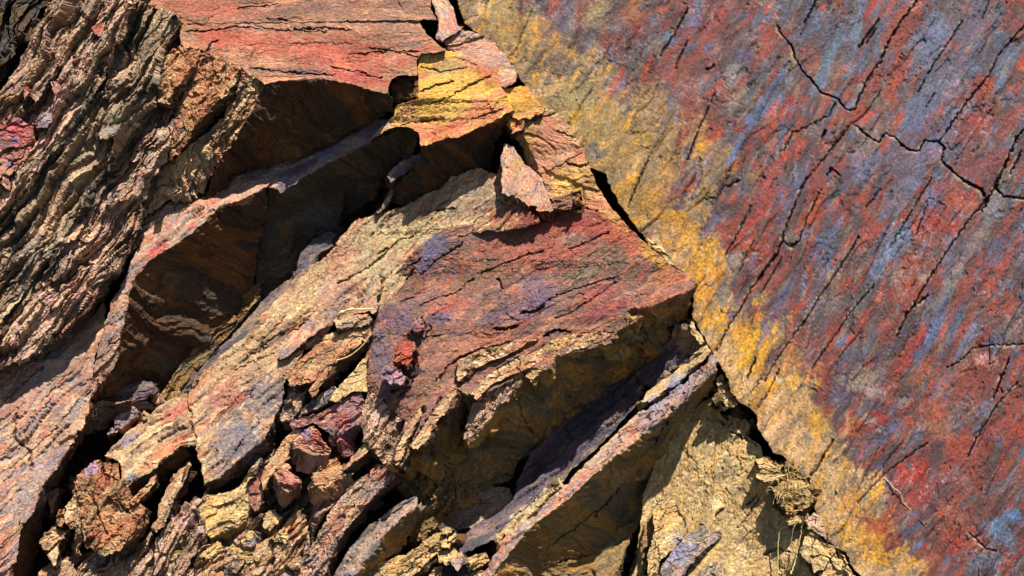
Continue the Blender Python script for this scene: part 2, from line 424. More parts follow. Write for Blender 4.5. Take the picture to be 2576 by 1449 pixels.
# ---------------------------------------------------------------- the stains of the stone and a painted sunlit edge (grid points)
PATCH += [
 (2484,910,50,34,-20,(212,150,140),1.),
 (1490,1150,170,13,43,(212,184,144),1.),(1330,1290,90,20,42,(216,188,144),1.),(1620,1010,60,9,40,(206,180,146),.9),  # tan streaks: sunlight painted along the purple slab's lower edge
 (1022,892,26,38,0,(190,66,46),1.),(990,944,30,26,0,(214,150,160),.9),(1310,450,60,70,60,(216,156,128),.8),
 # red slab at the top
 (560,25,150,30,-8,(196,104,84),.8),(720,118,200,34,-10,(188,84,68),.75),(900,140,120,45,-8,(186,84,66),.8),(820,30,220,44,0,(132,98,82),.85),(560,90,70,30,-5,(192,86,66),.8),
 (900,195,90,20,-12,(186,76,64),.9),(1010,50,70,60,0,(140,108,92),.7),(760,180,90,16,-4,(130,104,100),.7),(640,60,90,20,0,(150,120,104),.6),
 (720,190,60,10,0,(205,140,100),.8),
 # yellow slab
 (1130,165,70,30,20,(170,150,92),.8),(1200,165,40,20,-30,(196,90,66),.85),(1130,240,120,46,20,(236,184,84),1.),(1230,190,40,26,-30,(200,100,56),.7),(1180,300,80,18,22,(214,120,84),.8),(1110,335,60,18,25,(196,84,66),.9),
 (1020,300,40,24,10,(220,150,110),.7),(1240,290,40,16,20,(206,124,92),.7),(1270,250,14,30,0,(196,92,84),.6),
 # strips along the crack
 (1200,120,70,44,-40,(210,156,130),.9),(1300,235,40,18,-10,(222,160,40),.9),(1290,262,40,18,-20,(224,168,50),.9),(1330,260,30,20,0,(214,150,60),.8),
 (1390,310,34,14,10,(190,96,80),.7),(1375,345,60,44,0,(206,132,102),.9),(1430,400,40,50,0,(200,140,110),.6),(1430,455,56,40,20,(230,176,84),1.),(1490,470,26,30,0,(216,164,96),.8),(1320,380,20,80,-20,(186,150,70),.8),
 (1500,525,50,26,-30,(206,110,90),.7),(1560,560,50,24,-35,(222,166,84),.85),(1640,640,60,16,-45,(214,160,60),.9),
 # grey-tan slab
 (1180,510,110,40,10,(168,150,128),.8),(1000,590,120,40,15,(206,188,132),.7),(960,560,60,30,10,(176,154,126),.6),(960,700,60,70,0,(196,184,140),.6),(860,650,50,30,20,(202,140,112),.7),(900,610,40,30,0,(160,132,110),.6),
 (760,760,70,30,40,(218,184,132),.7),(600,920,90,40,40,(222,184,140),.8),(560,990,60,34,40,(206,132,118),.8),(610,1000,60,14,30,(196,92,84),.8),(670,1000,66,56,40,(136,126,132),1.1),(600,1110,66,74,50,(126,118,130),1.12),
 (840,730,50,40,30,(196,150,136),.7),(560,1180,40,40,50,(140,122,128),.8),(500,1040,20,60,0,(190,150,126),.5),
 # big red slab
 (1090,625,42,26,45,(98,104,150),.9),(1065,665,30,20,40,(96,98,142),.85),(1400,560,190,32,-6,(178,70,54),.9),(1560,600,70,30,-30,(186,84,62),.85),(1330,610,150,30,12,(170,86,66),.7),(1380,640,140,26,10,(182,84,66),.8),
 (1540,650,42,38,-30,(112,96,78),.85),(1440,598,36,14,0,(140,124,120),.7),(1460,690,60,12,10,(150,132,108),.9),(1350,700,60,14,10,(120,112,128),.8),(1330,740,60,30,25,(118,92,110),.85),(1360,760,40,24,30,(104,86,118),.9),
 (1220,690,80,40,20,(136,96,72),.7),(1130,770,60,20,10,(182,90,84),.8),(1110,800,40,14,10,(100,84,118),.85),(1290,790,90,22,10,(118,92,118),.8),(1520,780,70,22,20,(150,62,72),.9),(1500,740,60,20,20,(168,70,74),.85),
 (1690,700,46,30,0,(206,120,80),.8),(1650,760,60,24,20,(204,124,90),.8),(1540,772,10,8,0,(220,110,60),.9),(1308,745,7,6,0,(214,130,60),.9),(1000,800,34,60,60,(104,92,118),.8),(960,900,24,90,10,(98,98,124),.8),(1010,760,20,40,30,(150,108,100),.6),
 (1180,870,80,30,20,(190,124,96),.7),(1230,850,50,20,10,(190,110,86),.6),(1100,900,50,50,40,(150,104,90),.6),(1330,860,60,14,20,(186,112,92),.7),(1140,1000,40,80,50,(178,124,100),.5),(1460,850,60,20,20,(206,136,104),.7),
 # left big slab
 (400,628,34,16,35,(196,58,74),1.),(480,568,18,9,35,(188,90,96),.9),(412,600,24,12,35,(150,88,86),.7),(590,500,60,16,20,(206,150,122),.7),(800,400,60,12,30,(130,128,170),.8),(740,430,60,14,25,(96,60,84),.8),(940,330,50,14,25,(150,150,180),.7),
 (480,830,30,160,50,(72,96,92),.2),(540,760,16,120,48,(76,98,94),.2),(430,900,26,60,50,(66,90,88),.5),(400,700,60,60,0,(140,100,60),.6),(380,880,80,60,30,(120,82,50),.6),
 # left field
 (38,330,40,26,0,(196,84,88),.9),(58,360,26,20,0,(200,100,96),.8),(26,400,30,16,20,(206,126,110),.7),(36,352,9,12,0,(90,96,150),.9),(24,408,16,10,30,(100,104,150),.8),(125,290,24,18,30,(178,150,160),.7),(90,320,14,18,0,(170,70,60),.7),
 (245,70,16,14,0,(170,76,60),.8),(75,220,8,12,0,(160,60,50),.8),(190,145,8,10,0,(150,60,56),.8),(280,325,44,18,35,(150,150,130),.8),(230,270,50,60,60,(108,104,88),.6),(390,280,60,80,60,(110,106,90),.6),(360,90,40,50,60,(112,108,84),.6),
 (90,640,60,120,60,(120,116,110),.5),(60,980,80,50,40,(206,150,130),.7),(120,930,100,40,40,(160,156,150),.6),(240,960,40,30,30,(208,140,122),.7),(200,941,8,10,0,(190,60,60),.9),(120,1160,60,30,40,(164,160,170),.5),(200,720,34,60,60,(190,140,124),.7),
 (90,1265,18,10,50,(150,40,60),.8),(70,1250,80,40,50,(170,156,150),.6),(470,150,50,50,0,(206,140,100),.8),(500,240,50,50,50,(202,136,98),.8),
 # lower left blocks
 (440,1035,50,16,30,(200,100,90),.8),(420,1130,70,14,35,(206,100,70),.8),(320,1110,34,12,40,(120,130,160),.8),(330,1200,20,14,0,(140,150,170),.8),(230,1180,24,16,30,(160,140,190),.8),(270,1190,20,16,0,(206,130,100),.6),(330,1330,60,40,0,(196,130,92),.7),
 (862,1062,26,20,0,(186,88,96),.7),(880,1020,30,26,0,(160,130,146),.6),(770,1090,22,14,-40,(132,124,160),.9),(795,1095,14,26,-20,(186,80,76),.8),(820,1125,24,12,0,(200,130,90),.8),(750,1150,20,24,0,(96,60,60),.8),(735,1210,26,16,-10,(200,130,120),.8),(830,1180,30,16,30,(208,150,92),.8),
 # thin slabs lower middle
 (1700,960,40,22,40,(128,134,170),.9),(1740,930,30,16,40,(170,150,120),.6),(1720,975,60,20,40,(150,146,176),.6),(1650,1050,70,20,45,(170,146,150),.8),(1540,1140,70,20,42,(206,160,140),.8),(1660,910,14,10,0,(100,100,140),.7),(1640,1010,20,16,40,(128,136,170),.8),
 (1450,1070,70,40,40,(74,74,98),.8),(1380,1150,50,26,40,(96,66,82),.8),(1350,1180,24,24,0,(60,48,52),.7),(1730,860,40,30,0,(206,166,116),.8),
 (1720,1360,40,30,0,(150,150,180),.6),(1700,1400,40,20,30,(170,176,210),.5),(1690,1300,24,20,0,(214,160,92),.7),(1760,1340,40,20,40,(130,124,106),.7),
]
def wz(x, y):
    return .075*(y-700) + .03*(x-1700)
WB = [(1110,-260),(1140,-60),(1149,0),(1170,60),(1205,85),(1244,106),(1276,150),(1301,185),(1332,235),(1364,272),(1398,281),(1431,321),(1462,375),(1484,420),(1527,438),(1530,459),(1558,512),(1601,572),(1626,600),(1693,667),(1726,690),(1745,712),(1747,735),(1742,794),(1758,826),(1779,861),(1801,903),(1829,949),(1836,980),(1857,1012),(1889,1026),(1903,1043),(1907,1079),(1931,1114),(1945,1139),(1970,1146),(1984,1167),(2006,1185),(2038,1209),(2046,1245),(2048,1273),(2076,1351),(2101,1375),(2129,1390),(2147,1432),(2168,1449),(2240,1540),(2330,1720)]
WALL_CRACKS = [
 ((4,14),[(1956,64),(1967,88),(1995,120),(1998,141),(2016,177),(2041,201),(2066,233),(2108,247),(2126,275),(2150,277),(2161,244),(2186,194),(2214,155),(2235,106),(2270,49),(2309,0),(2340,-60)]),
 ((5,16),[(1990,112),(2000,145)]),((6,16),[(2060,232),(2112,250)]),
 ((3,12),[(2150,314),(2182,341),(2210,360),(2228,335),(2253,348),(2277,371),(2309,383),(2327,353),(2362,358),(2375,371),(2369,406)]),((6,18),[(2253,350),(2280,373),(2300,380)]),((7,18),[(2362,356),(2376,372)]),
 ((5,18),[(2369,406),(2397,431),(2426,456),(2465,475)]),((9,22),[(2426,456),(2470,478),(2476,492)]),((4,14),[(2500,470),(2525,494),(2558,498),(2640,510)]),
 ((3,12),[(2366,353),(2405,293),(2440,247),(2486,191),(2510,141),(2558,85),(2620,20)]),((6,18),[(2436,252),(2448,236)]),
 ((2,9),[(2422,49),(2387,106),(2355,152),(2327,198),(2310,230)]),((2,9),[(2101,258),(2087,290),(1995,335),(1970,380)]),((2,9),[(2136,318),(2087,381),(2016,466),(2002,508)]),
 ((5,14),[(2080,441),(2090,424),(2115,441)]),((6,20),[(2600,300),(2558,346),(2525,424),(2489,494),(2470,530)]),((4,14),[(2570,380),(2540,440)]),
 ((3,12),[(2030,448),(2002,508),(1970,589),(1967,607),(1953,646),(1931,670)]),((6,18),[(1953,640),(1931,670),(1910,702),(1889,727)]),((3,11),[(1889,727),(1861,780),(1832,822),(1801,886)]),
 ((2.5,10),[(1970,607),(1995,625),(2009,607),(2030,550),(2066,476)]),((9,24),[(1993,618),(2006,608)]),
 ((2,9),[(2344,448),(2299,522),(2242,617)]),((4,12),[(2161,596),(2122,660),(2097,695)]),((2,8),[(2097,695),(2062,745),(2030,800),(1988,854),(1945,918),(1924,960)]),
 ((3.5,13),[(2510,466),(2440,550),(2387,625),(2334,706),(2299,766),(2277,798),(2256,847)]),((7,16),[(2334,744),(2300,770),(2280,790)]),((2,8),[(2200,716),(2136,790),(2097,850),(2040,930)]),
 ((1.6,7),[(1889,519),(1860,580),(1825,642)]),((5,16),[(1903,900),(1890,925),(1882,949)]),((2,8),[(1960,930),(1930,990),(1900,1030)]),
 ((4,13),[(2097,1107),(2076,1139),(2056,1175),(2030,1209)]),((3,11),[(2560,960),(2510,1015),(2470,1080),(2433,1149)]),((2,9),[(2334,1114),(2280,1150),(2224,1192),(2157,1266)]),
 ((2,9),[(2380,925),(2412,911),(2450,875),(2500,868),(2600,866)]),((5,14),[(2540,900),(2520,950),(2500,1000)]),((3,10),[(2440,1340),(2480,1380),(2520,1390)]),
 ((3,11),[(1660,140),(1700,80),(1730,20)]),((3,12),[(2060,-20),(2040,30),(2020,60)]),((5,14),[(1830,470),(1858,455)]),((2,8),[(1800,230),(1760,320),(1730,400)]),((2,9),[(1640,380),(1600,470),(1580,520)]),
 ((7,12),[(1780,175),(1795,165)]),((4,12),[(1775,500),(1800,495)]),((5,14),[(2068,350),(2076,330)]),((3,10),[(2180,110),(2205,70)]),((6,12),[(2160,120),(2210,50)]),
]
WS = 1.05
def wall():
    ys = np.concatenate([np.linspace(-700, -60, 50)[:-1], np.arange(-60, 1510, 2.55), np.linspace(1510, 2100, 50)[1:]])
    bx = np.interp(ys, [p[1] for p in WB], [p[0] for p in WB])
    lo = ys < -260; bx[lo] = 1110 + (ys[lo]+260)*.25
    hi = ys > 1720; bx[hi] = 2330 + (ys[hi]-1720)*.6
    bx = bx + 4*fbm(ys/14, ys*0+3, 3, 3, .6)
    sx = np.concatenate([np.linspace(0, 1, 560)])
    ker = np.ones(161)/161; bp = np.pad(bx, 80, mode='edge'); bs = np.convolve(bp, ker, 'valid')
    off = (2640-bs[:, None])*sx[None, :]
    xin = bs[:, None] + off + (bx-bs)[:, None]*np.exp(-off/70)
    sx2 = np.linspace(0, 1, 60)[1:]**1.3
    xout = 2640 + sx2[None, :]*900 + bx[:, None]*0
    X = np.concatenate([xin, xout], 1); Y = np.repeat(ys[:, None], X.shape[1], 1)
    ny, nx = X.shape
    X = X.ravel(); Y = Y.ravel()
    H = wz(X, Y)
    ca, sa = math.cos(R(60)), math.sin(R(60))
    xx = X + 14*fbm(X/160, Y/160, 1, 2); yy = Y+14*fbm(X/160, Y/160, 2, 2)
    u = xx*ca - yy*sa; w = xx*sa + yy*ca
    d = 16*fbm(u/420, w/200, 3, 2) + 5*fbm(u/120, w/40, 5, 3)
    sm = sst(-.25, .3, fbm(X/150, Y/150, 8, 2))               # rough and smooth areas take turns
    h1, i1 = plates((u+20*gn(u/60, w/30, 4))/150, (w+9*gn(u/60, w/20, 6))/26, 3); h2, i2 = plates((u+9*gn(u/20, w/9, 7))/46, (w+5*gn(u/20, w/9, 9))/13, 5)
    h3, i3 = plates(u/17, w/7, 8); h4, i4 = plates((u+18*gn(u/30, w/20, 14))/60, (w+14*gn(u/30, w/20, 16))/44, 12)
    d += WS*(4.2*h1*(.5+sm) + 3.0*h2*sm + 1.5*h3*(.2+sm) + 2.2*h4*sst(.0, .4, fbm(X/110, Y/110, 21, 2)))
    d += 1.1*fbm(u/18, w/8, 9, 3, .6)
    pit = sst(.42, .7, fbm(u/34, w/17, 12, 3, .6))*sst(-.1, .3, fbm(X/170, Y/170, 17, 2)); d -= 4.5*pit*sst(150, 350, X - np.interp(Y, [p[1] for p in WB], [p[0] for p in WB]))
    rr = np.random.RandomState(5); cr = list(WALL_CRACKS)
    for i in range(22):
        x0, y0 = rr.uniform(1300, 2600), rr.uniform(-20, 1470); L = rr.uniform(20, 130)
        an = R(60+rr.randn()*5); cr.append(((rr.uniform(.6, 1.5), rr.uniform(3, 8)), [(x0, y0), (x0-L*.5*math.cos(an)+rr.randn()*2, y0+L*.5*math.sin(an)), (x0-L*math.cos(an)+rr.randn()*5, y0+L*math.sin(an))]))
    dep = crack_depth(X, Y, [((w_*(.38 if w_ < 3.6 else .55), d_), p_) for (w_, d_), p_ in cr])
    H = H + d*.7 - dep*1.25
    # colour
    n = len(X); base = lin((116,84,90)); C = np.tile(base, (n, 1))
    def lay(c, f, a, b, st=.9):
        nonlocal C
        m = (sst(a, b, f)*st)[:, None]; C = C*(1-m)+lin(c)*m
    j = .16*(i2-.5)+.10*(i3-.5)+.11*gn(X/5, Y/5, 61)+.10*gn(X/12, Y/11, 63)
    xd = X - np.interp(Y, [p[1] for p in WB], [p[0] for p in WB])   # how far from the edge of the face
    xm = xd + 120*fbm(u/150, w/90, 2, 4, .6) + 40*(i2-.5) + 30*gn(X/9, Y/8, 69)
    lay((140,104,94), fbm(u/260, w/40, 31, 4, .5)+j, -.05, .2, .8)
    lay((86,48,48), fbm(u/130, w/44, 33, 4, .5)+j, .0, .2, .85)
    lay((98,74,100), fbm(u/300, w/70, 35, 3, .5)+j, .0, .22, .85)
    lay((146,58,38), fbm(u/170, w/46, 37, 4, .52)+j, .06, .24, .9)
    lay((84,90,120), fbm(u/190, w/50, 39, 4, .52)+j-.2*(1-sst(300, 800, xd)), .06, .26, .9)
    lay((98,120,156), fbm(u/150, w/26, 41, 4, .55)+j-.3*(1-sst(300, 700, xd)), .26, .4, .8)
    lay((190,74,36), fbm(u/150, w/26, 43, 4, .55)+j, .30, .44, .85)
    lay((62,34,36), fbm(u/80, w/32, 45, 4, .55)+j, .2, .38, .75)
    lay((150,130,116), fbm(u/80, w/18, 47, 4, .55), .34, .5, .6)
    lo_ = sst(1150, 1300, Y)*sst(150, 300, xd)
    lay((146,54,36), fbm(u/160, w/70, 51, 4, .5)+j+.34*sst(700, 1200, Y)*sst(250, 450, xd), .3, .5, .85)
    lay((80,38,38), fbm(u/120, w/50, 53, 4, .5)+j+.25*sst(850, 1250, Y)*sst(250, 450, xd), .36, .52, .8)
    # ochre margin along the edge
    wdt = np.interp(Y, [0, 250, 420, 560, 700, 900, 1100, 1300, 1449], [150, 330, 260, 150, 110, 170, 210, 190, 130])
    mg = 1-sst(.75, 1.12, xm/wdt)
    mc = np.tile(lin((168,132,82)), (n, 1))
    def lay2(c, f, a, b, st=.9):
        nonlocal mc
        m = (sst(a, b, f)*st)[:, None]; mc = mc*(1-m)+lin(c)*m
    lay2((140,116,84), fbm(u/90, w/40, 61, 4, .6)+j, -.05, .3)
    lay2((196,140,58), fbm(u/110, w/46, 62, 4, .6)+j+.25*sst(400, 600, Y)*(1-sst(950, 1150, Y)), .14, .38)
    lay2((204,164,116), fbm(u/90, w/50, 64, 4, .6)+j+.45*sst(820, 1000, Y)-.2*sst(110, 230, xd), .1, .4, .9)
    lay2((124,110,96), fbm(u/50, w/30, 66, 4, .6)+j+.1*(1-sst(350, 450, Y)), .25, .5, .8)
    lay2((224,160,30), fbm(u/90, w/30, 68, 4, .6)+j+.12*sst(450, 600, Y)*(1-sst(950, 1100, Y)), .42, .58, .85)
    C = C*(1-mg[:, None]) + mc*mg[:, None]
    for (px, py, rx, ry, ang, rgb, st) in WPATCH:
        if rgb[0] > 1.35*rgb[1] and rgb[0] > 1.5*rgb[2] and rgb[1] < 112: rgb = (rgb[0]*.97, rgb[1]*.86, rgb[2]*.74)
        rr_ = max(rx, ry)*1.8
        sel = np.nonzero((np.abs(X-px) < rr_) & (np.abs(Y-py) < rr_))[0]
        xs = X[sel]-px; ys_ = Y[sel]-py; c_, s_ = math.cos(R(ang)), math.sin(R(ang))
        dd = np.sqrt(((xs*c_-ys_*s_)/rx)**2+((xs*s_+ys_*c_)/ry)**2) + .62*fbm(u[sel]/50, w[sel]/15, px*.013, 4, .55)+.2*(i2[sel]-.5)+.3*gn(X[sel]/6, Y[sel]/5, 67)
        m = (1-sst(.6, 1.05, dd))*st; C[sel] = C[sel]*(1-m[:, None])+lin(rgb)*m[:, None]
    # pale mineral veins
    vn = 1-np.abs(fbm(X/60, Y/45, 71, 4, .6))*9
    vm = sst(.2, .8, vn)*sst(.1, .35, fbm(X/200, Y/200, 73, 2))*.5
    C = C*(1-vm[:, None]) + lin((196,178,180))*vm[:, None]
    vn = 1-np.abs(fbm(u/140, w/16, 75, 4, .6))*8
    vm = sst(.3, .9, vn)*sst(.0, .3, fbm(X/150, Y/150, 77, 2))*.4*(1-mg)
    C = C*(1-vm[:, None]) + lin((176,166,186))*vm[:, None]
    rg = sst(.1, .45, fbm(X/90, Y/60, 55, 4, .6))*(1-mg)      # rough dark crust between the polished patches
    H = H + rg*.8*fbm(X/8, Y/7, 57, 2); C = C*(1-rg[:, None]*.38) + lin((74,42,44))*(rg[:, None]*.38)
    # pale band beside the cracks, painting in the sunlight their lips catch
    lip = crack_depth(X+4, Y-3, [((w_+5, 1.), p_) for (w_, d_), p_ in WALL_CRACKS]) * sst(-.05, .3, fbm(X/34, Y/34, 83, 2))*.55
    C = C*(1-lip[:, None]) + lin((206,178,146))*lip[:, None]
    t = (.69+.17*mg) * (1 + .42*(i2-.5) + .4*(i3-.5) + .36*gn(u/9, w/5, 2) + .42*gn(X/3.6, Y/3.2, 8))
    C = np.clip(C*np.clip(t, .35, 1.9)[:, None], .01, .8)
    # edge of the face runs back into the hill
    I = np.arange(ny*nx).reshape(ny, nx)
    q = np.stack([I[:-1, :-1], I[1:, :-1], I[1:, 1:], I[:-1, 1:]], -1).reshape(-1, 4)
    T = np.concatenate([q[:, [0, 1, 2]], q[:, [0, 2, 3]]])
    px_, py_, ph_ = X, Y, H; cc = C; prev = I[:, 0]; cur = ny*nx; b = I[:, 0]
    for k, (ins, dz) in enumerate([(0, 5), (-1, 14), (4, 40), (16, 110), (30, 300)]):
        nzz = fbm(Y[b]/20, Y[b]*0+k, 5, 3)*min(ins, 9)
        px_ = np.concatenate([px_, X[b]+ins+nzz]); py_ = np.concatenate([py_, Y[b]]); ph_ = np.concatenate([ph_, H[b]-dz]); cc = np.concatenate([cc, mc[b]*.8])
        ids = cur+np.arange(ny)
        T = np.concatenate([T, np.stack([prev[:-1], ids[:-1], ids[1:]], 1), np.stack([prev[:-1], ids[1:], prev[1:]], 1)]); prev = ids; cur += ny
    W = px2w(px_, py_, ph_)
    T = T[:, ::1]
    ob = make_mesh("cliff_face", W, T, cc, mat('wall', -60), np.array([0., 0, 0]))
    tag(ob, "broad flat face of purple, rust red and slate blue rock with an ochre margin", "cliff", kind="structure")
    return ob
S = 60
WPATCH = [
 # blues
 (1680,95,22,20,60,(86,112,152),.95),(1750,30,60,26,60,(110,104,140),.8),(1640,60,30,14,60,(110,120,140),.7),(2100,120,110,13,S,(104,134,160),.95),(2160,60,60,22,S,(106,124,148),.85),(2060,210,70,16,S,(100,120,150),.8),(2215,130,50,24,S,(94,106,130),.85),
 (2150,130,70,10,70,(96,120,140),.8),(1960,200,50,12,S,(96,118,160),.8),(1900,290,60,16,S,(92,116,160),.85),(1870,150,40,24,S,(98,90,130),.8),(1980,300,40,14,S,(110,110,150),.7),(2340,120,90,44,S,(110,118,152),.85),(2340,230,100,46,S,(100,112,146),.85),(2300,330,70,26,S,(98,106,146),.8),
 (2440,60,60,40,S,(112,110,142),.7),(2400,200,70,30,S,(120,116,148),.7),(2440,290,30,20,S,(106,116,160),.8),(2380,330,70,12,S,(92,112,160),.8),(1850,380,70,9,S,(96,120,168),.9),(1960,360,50,12,S,(108,114,150),.8),(2180,420,60,30,S,(102,104,140),.8),
 (2010,460,60,16,S,(84,80,120),.8),(2290,450,120,30,S,(104,110,146),.75),(2340,520,70,26,S,(108,120,160),.85),(2260,610,60,30,S,(104,128,160),.9),(2220,660,60,18,S,(96,118,160),.85),(2090,600,50,14,S,(96,122,160),.85),(2060,620,40,16,S,(94,110,150),.7),(2400,560,60,24,S,(110,116,140),.7),
 (1790,700,24,18,60,(104,104,104),.8),(1820,730,34,20,60,(112,108,104),.8),(1920,830,60,16,S,(104,90,116),.8),(1960,760,60,16,S,(98,90,116),.7),(2330,860,80,18,S,(90,106,150),.9),(2350,820,70,16,S,(104,116,160),.8),(2440,820,50,34,S,(112,118,150),.75),(2520,640,40,40,S,(104,112,150),.7),
 (2270,760,20,12,0,(80,80,110),.8),(2240,1070,34,14,30,(96,112,150),.85),(2215,1110,18,8,0,(84,110,160),.9),(2215,1180,10,12,0,(80,100,170),.9),(2520,1340,36,50,70,(98,132,170),.95),(2550,1300,20,30,S,(90,130,180),.9),(2470,1410,40,30,S,(110,118,140),.7),(2310,1370,20,10,50,(110,124,170),.8),
 (2120,1000,30,16,70,(100,84,110),.8),(2200,1020,30,34,60,(86,76,96),.85),(2160,880,20,14,60,(84,96,120),.7),(2120,860,20,10,60,(100,120,160),.7),(2380,690,20,20,S,(84,92,112),.8),(1560,60,30,20,50,(100,98,110),.7),(1580,150,30,40,50,(96,88,88),.6),
 (2090,760,40,34,50,(112,104,98),.6),(2180,740,60,20,S,(110,108,110),.6),(1490,380,30,26,40,(100,90,92),.8),(1420,170,70,40,-30,(104,86,72),.8),(1340,130,60,30,-40,(98,80,64),.7),
 # reds
 (2190,20,40,14,S,(176,60,44),.9),(2240,90,70,18,S,(184,84,60),.85),(2290,60,70,16,S,(176,80,58),.8),(1800,60,60,36,S,(160,60,44),.85),(1730,20,30,20,S,(150,50,52),.7),(1930,80,34,30,S,(166,72,56),.8),(1830,230,40,40,60,(170,84,62),.7),(1720,210,50,50,60,(166,92,70),.7),(1740,270,30,40,0,(170,74,56),.8),
 (2040,150,40,30,S,(170,90,62),.7),(2240,240,80,24,S,(180,84,66),.9),(2270,170,70,16,S,(176,70,60),.8),(1990,250,16,10,S,(190,50,34),.9),(1985,290,18,7,S,(186,56,36),.9),(1980,390,40,9,S,(206,74,40),.95),(2010,380,30,8,S,(200,78,50),.9),(1960,410,24,6,S,(206,70,36),.9),(2170,280,40,20,S,(180,80,60),.8),(2180,300,20,10,S,(210,90,60),.8),
 (2260,300,24,9,70,(200,90,66),.9),(2440,320,50,40,60,(150,50,44),.85),(2460,300,30,30,60,(180,60,40),.8),(2450,400,60,40,60,(130,50,52),.8),(2490,240,24,24,60,(160,100,80),.7),(2400,500,44,30,50,(190,84,60),.85),(2350,560,60,40,40,(172,62,46),.85),(2400,570,30,20,40,(186,60,40),.8),(2430,520,30,40,60,(180,110,90),.6),
 (2370,470,26,14,60,(170,60,50),.7),(1930,470,60,16,S,(184,76,56),.85),(1890,560,70,14,S,(196,66,44),.9),(1930,520,60,12,S,(180,70,60),.8),(1880,620,40,16,S,(200,96,50),.85),(1920,650,40,22,60,(176,80,70),.7),(2040,540,70,12,S,(196,96,60),.85),(1980,660,40,18,S,(170,78,56),.8),(1960,700,50,14,S,(150,60,54),.8),
 (2180,600,44,20,45,(190,86,56),.9),(2200,580,40,14,50,(186,70,50),.8),(2130,610,40,9,S,(190,110,70),.7),(2290,650,50,20,50,(166,84,60),.8),(2290,730,50,34,30,(176,84,58),.85),(2260,690,24,24,0,(180,130,110),.6),(2500,700,60,18,S,(190,84,60),.85),(2540,640,40,14,S,(200,96,70),.8),(2300,870,70,16,S,(172,56,50),.85),(2420,830,60,14,S,(176,70,56),.8),(2260,920,50,18,S,(160,70,60),.8),
 (2060,860,30,14,60,(180,90,60),.7),(2060,930,30,60,60,(150,60,50),.6),(2320,940,50,30,50,(170,110,80),.6),(2540,770,40,20,S,(190,90,60),.8),(2450,780,50,20,S,(176,100,70),.6),(2200,1060,50,24,40,(166,50,44),.9),(2150,1070,30,20,60,(176,80,50),.8),(2300,1200,44,40,30,(186,60,42),1.),(2310,1240,30,36,0,(176,50,40),.9),(2220,1330,50,30,60,(150,66,54),.8),
 (2250,1260,40,40,0,(160,70,50),.7),(2190,1330,40,50,60,(166,84,54),.8),(2360,1060,50,60,60,(186,120,90),.75),(2350,1030,40,30,40,(176,84,64),.8),(2420,1120,50,40,40,(166,76,56),.7),(2430,1200,70,50,40,(150,70,54),.7),(2400,1300,60,50,40,(166,90,64),.7),(2420,1370,50,40,40,(180,76,52),.8),(2480,1280,40,30,30,(110,50,50),.7),
 (2480,905,44,22,-20,(206,140,132),.95),(2476,880,20,16,0,(130,64,60),.8),(2560,1080,40,60,60,(170,70,50),.7),(2540,860,40,20,60,(160,110,110),.5),(2500,960,60,50,50,(140,66,56),.7),(2440,1000,40,50,60,(150,80,62),.6),
 # ochres
 (1770,650,70,34,50,(222,160,28),.95),(1800,690,40,30,0,(214,140,40),.9),(1740,610,30,20,50,(206,150,40),.8),(1770,735,30,26,0,(206,140,50),.9),(1690,560,34,60,60,(196,140,48),.9),(1600,500,50,60,50,(170,130,60),.8),(1650,500,40,40,50,(202,140,48),.7),(1880,870,70,24,60,(224,164,20),1.),(1870,830,40,24,60,(206,146,44),.9),(1910,800,20,14,0,(214,130,50),.8),
 (1900,920,50,20,60,(220,156,30),.95),(1950,960,50,24,60,(204,142,60),.85),(1990,900,40,30,60,(214,150,80),.8),(1990,960,30,30,60,(200,150,50),.7),(2010,1020,50,24,-40,(204,160,110),.8),(2060,1060,40,30,50,(206,156,60),.85),(1960,1080,50,50,60,(206,164,124),.8),(1860,960,40,50,60,(208,170,120),.8),(1830,880,26,60,60,(202,164,112),.8),(2140,1260,40,30,60,(206,140,50),.8),(2090,1290,30,60,60,(190,156,110),.8),
 (2100,1200,50,40,60,(196,160,112),.8),(2150,1340,30,50,80,(204,150,60),.8),(2210,1400,40,26,-20,(220,160,50),.9),(2190,1360,30,20,0,(214,150,50),.8),(2060,1130,40,30,60,(204,158,120),.7),(1600,20,50,20,60,(206,130,60),.7),(1500,30,50,40,60,(170,150,90),.7),(1290,80,40,80,60,(190,150,80),.7),(1250,20,40,40,60,(180,150,100),.7),(1360,60,30,20,0,(210,150,60),.8),(1440,250,60,50,40,(166,146,90),.8),(1500,320,60,60,40,(160,130,66),.8),(1560,400,60,50,50,(156,124,70),.7),(1640,250,50,60,50,(178,140,96),.7),(1660,340,60,50,50,(160,126,80),.7),(1670,420,50,60,60,(180,140,90),.5),(1760,310,50,30,60,(176,120,80),.6),
 # greys and creams
 (1845,190,36,26,50,(142,138,140),.9),(1850,260,40,24,50,(160,140,124),.8),(1990,150,30,24,60,(150,128,104),.8),(2100,180,60,14,S,(140,104,94),.8),(2210,260,30,20,0,(130,112,100),.7),(2190,350,60,26,S,(140,112,102),.8),(2280,400,60,50,60,(126,104,128),.7),(2350,390,30,20,60,(150,110,140),.7),(2480,360,24,16,60,(150,110,100),.7),(2100,700,30,24,0,(180,136,112),.7),(2170,950,40,26,30,(170,146,124),.8),(2110,955,16,14,0,(150,130,116),.8),(2320,700,20,14,0,(170,140,120),.7),(2140,640,30,30,60,(140,110,104),.6),(1990,600,24,20,60,(130,106,96),.8),(1860,650,34,24,60,(160,140,130),.8),(2190,1060,14,30,S,(170,150,140),.7),(2200,985,20,50,S,(170,150,150),.6),(2010,1150,30,30,0,(202,166,120),.8),(2350,1410,30,30,60,(170,110,100),.6),(2400,700,80,20,S,(150,140,140),.6),(2460,600,90,16,S,(136,124,120),.6),(2500,510,60,24,S,(150,136,136),.7),(1950,950,20,8,-30,(224,200,170),.9),(1970,955,20,5,20,(224,196,150),.8),
]
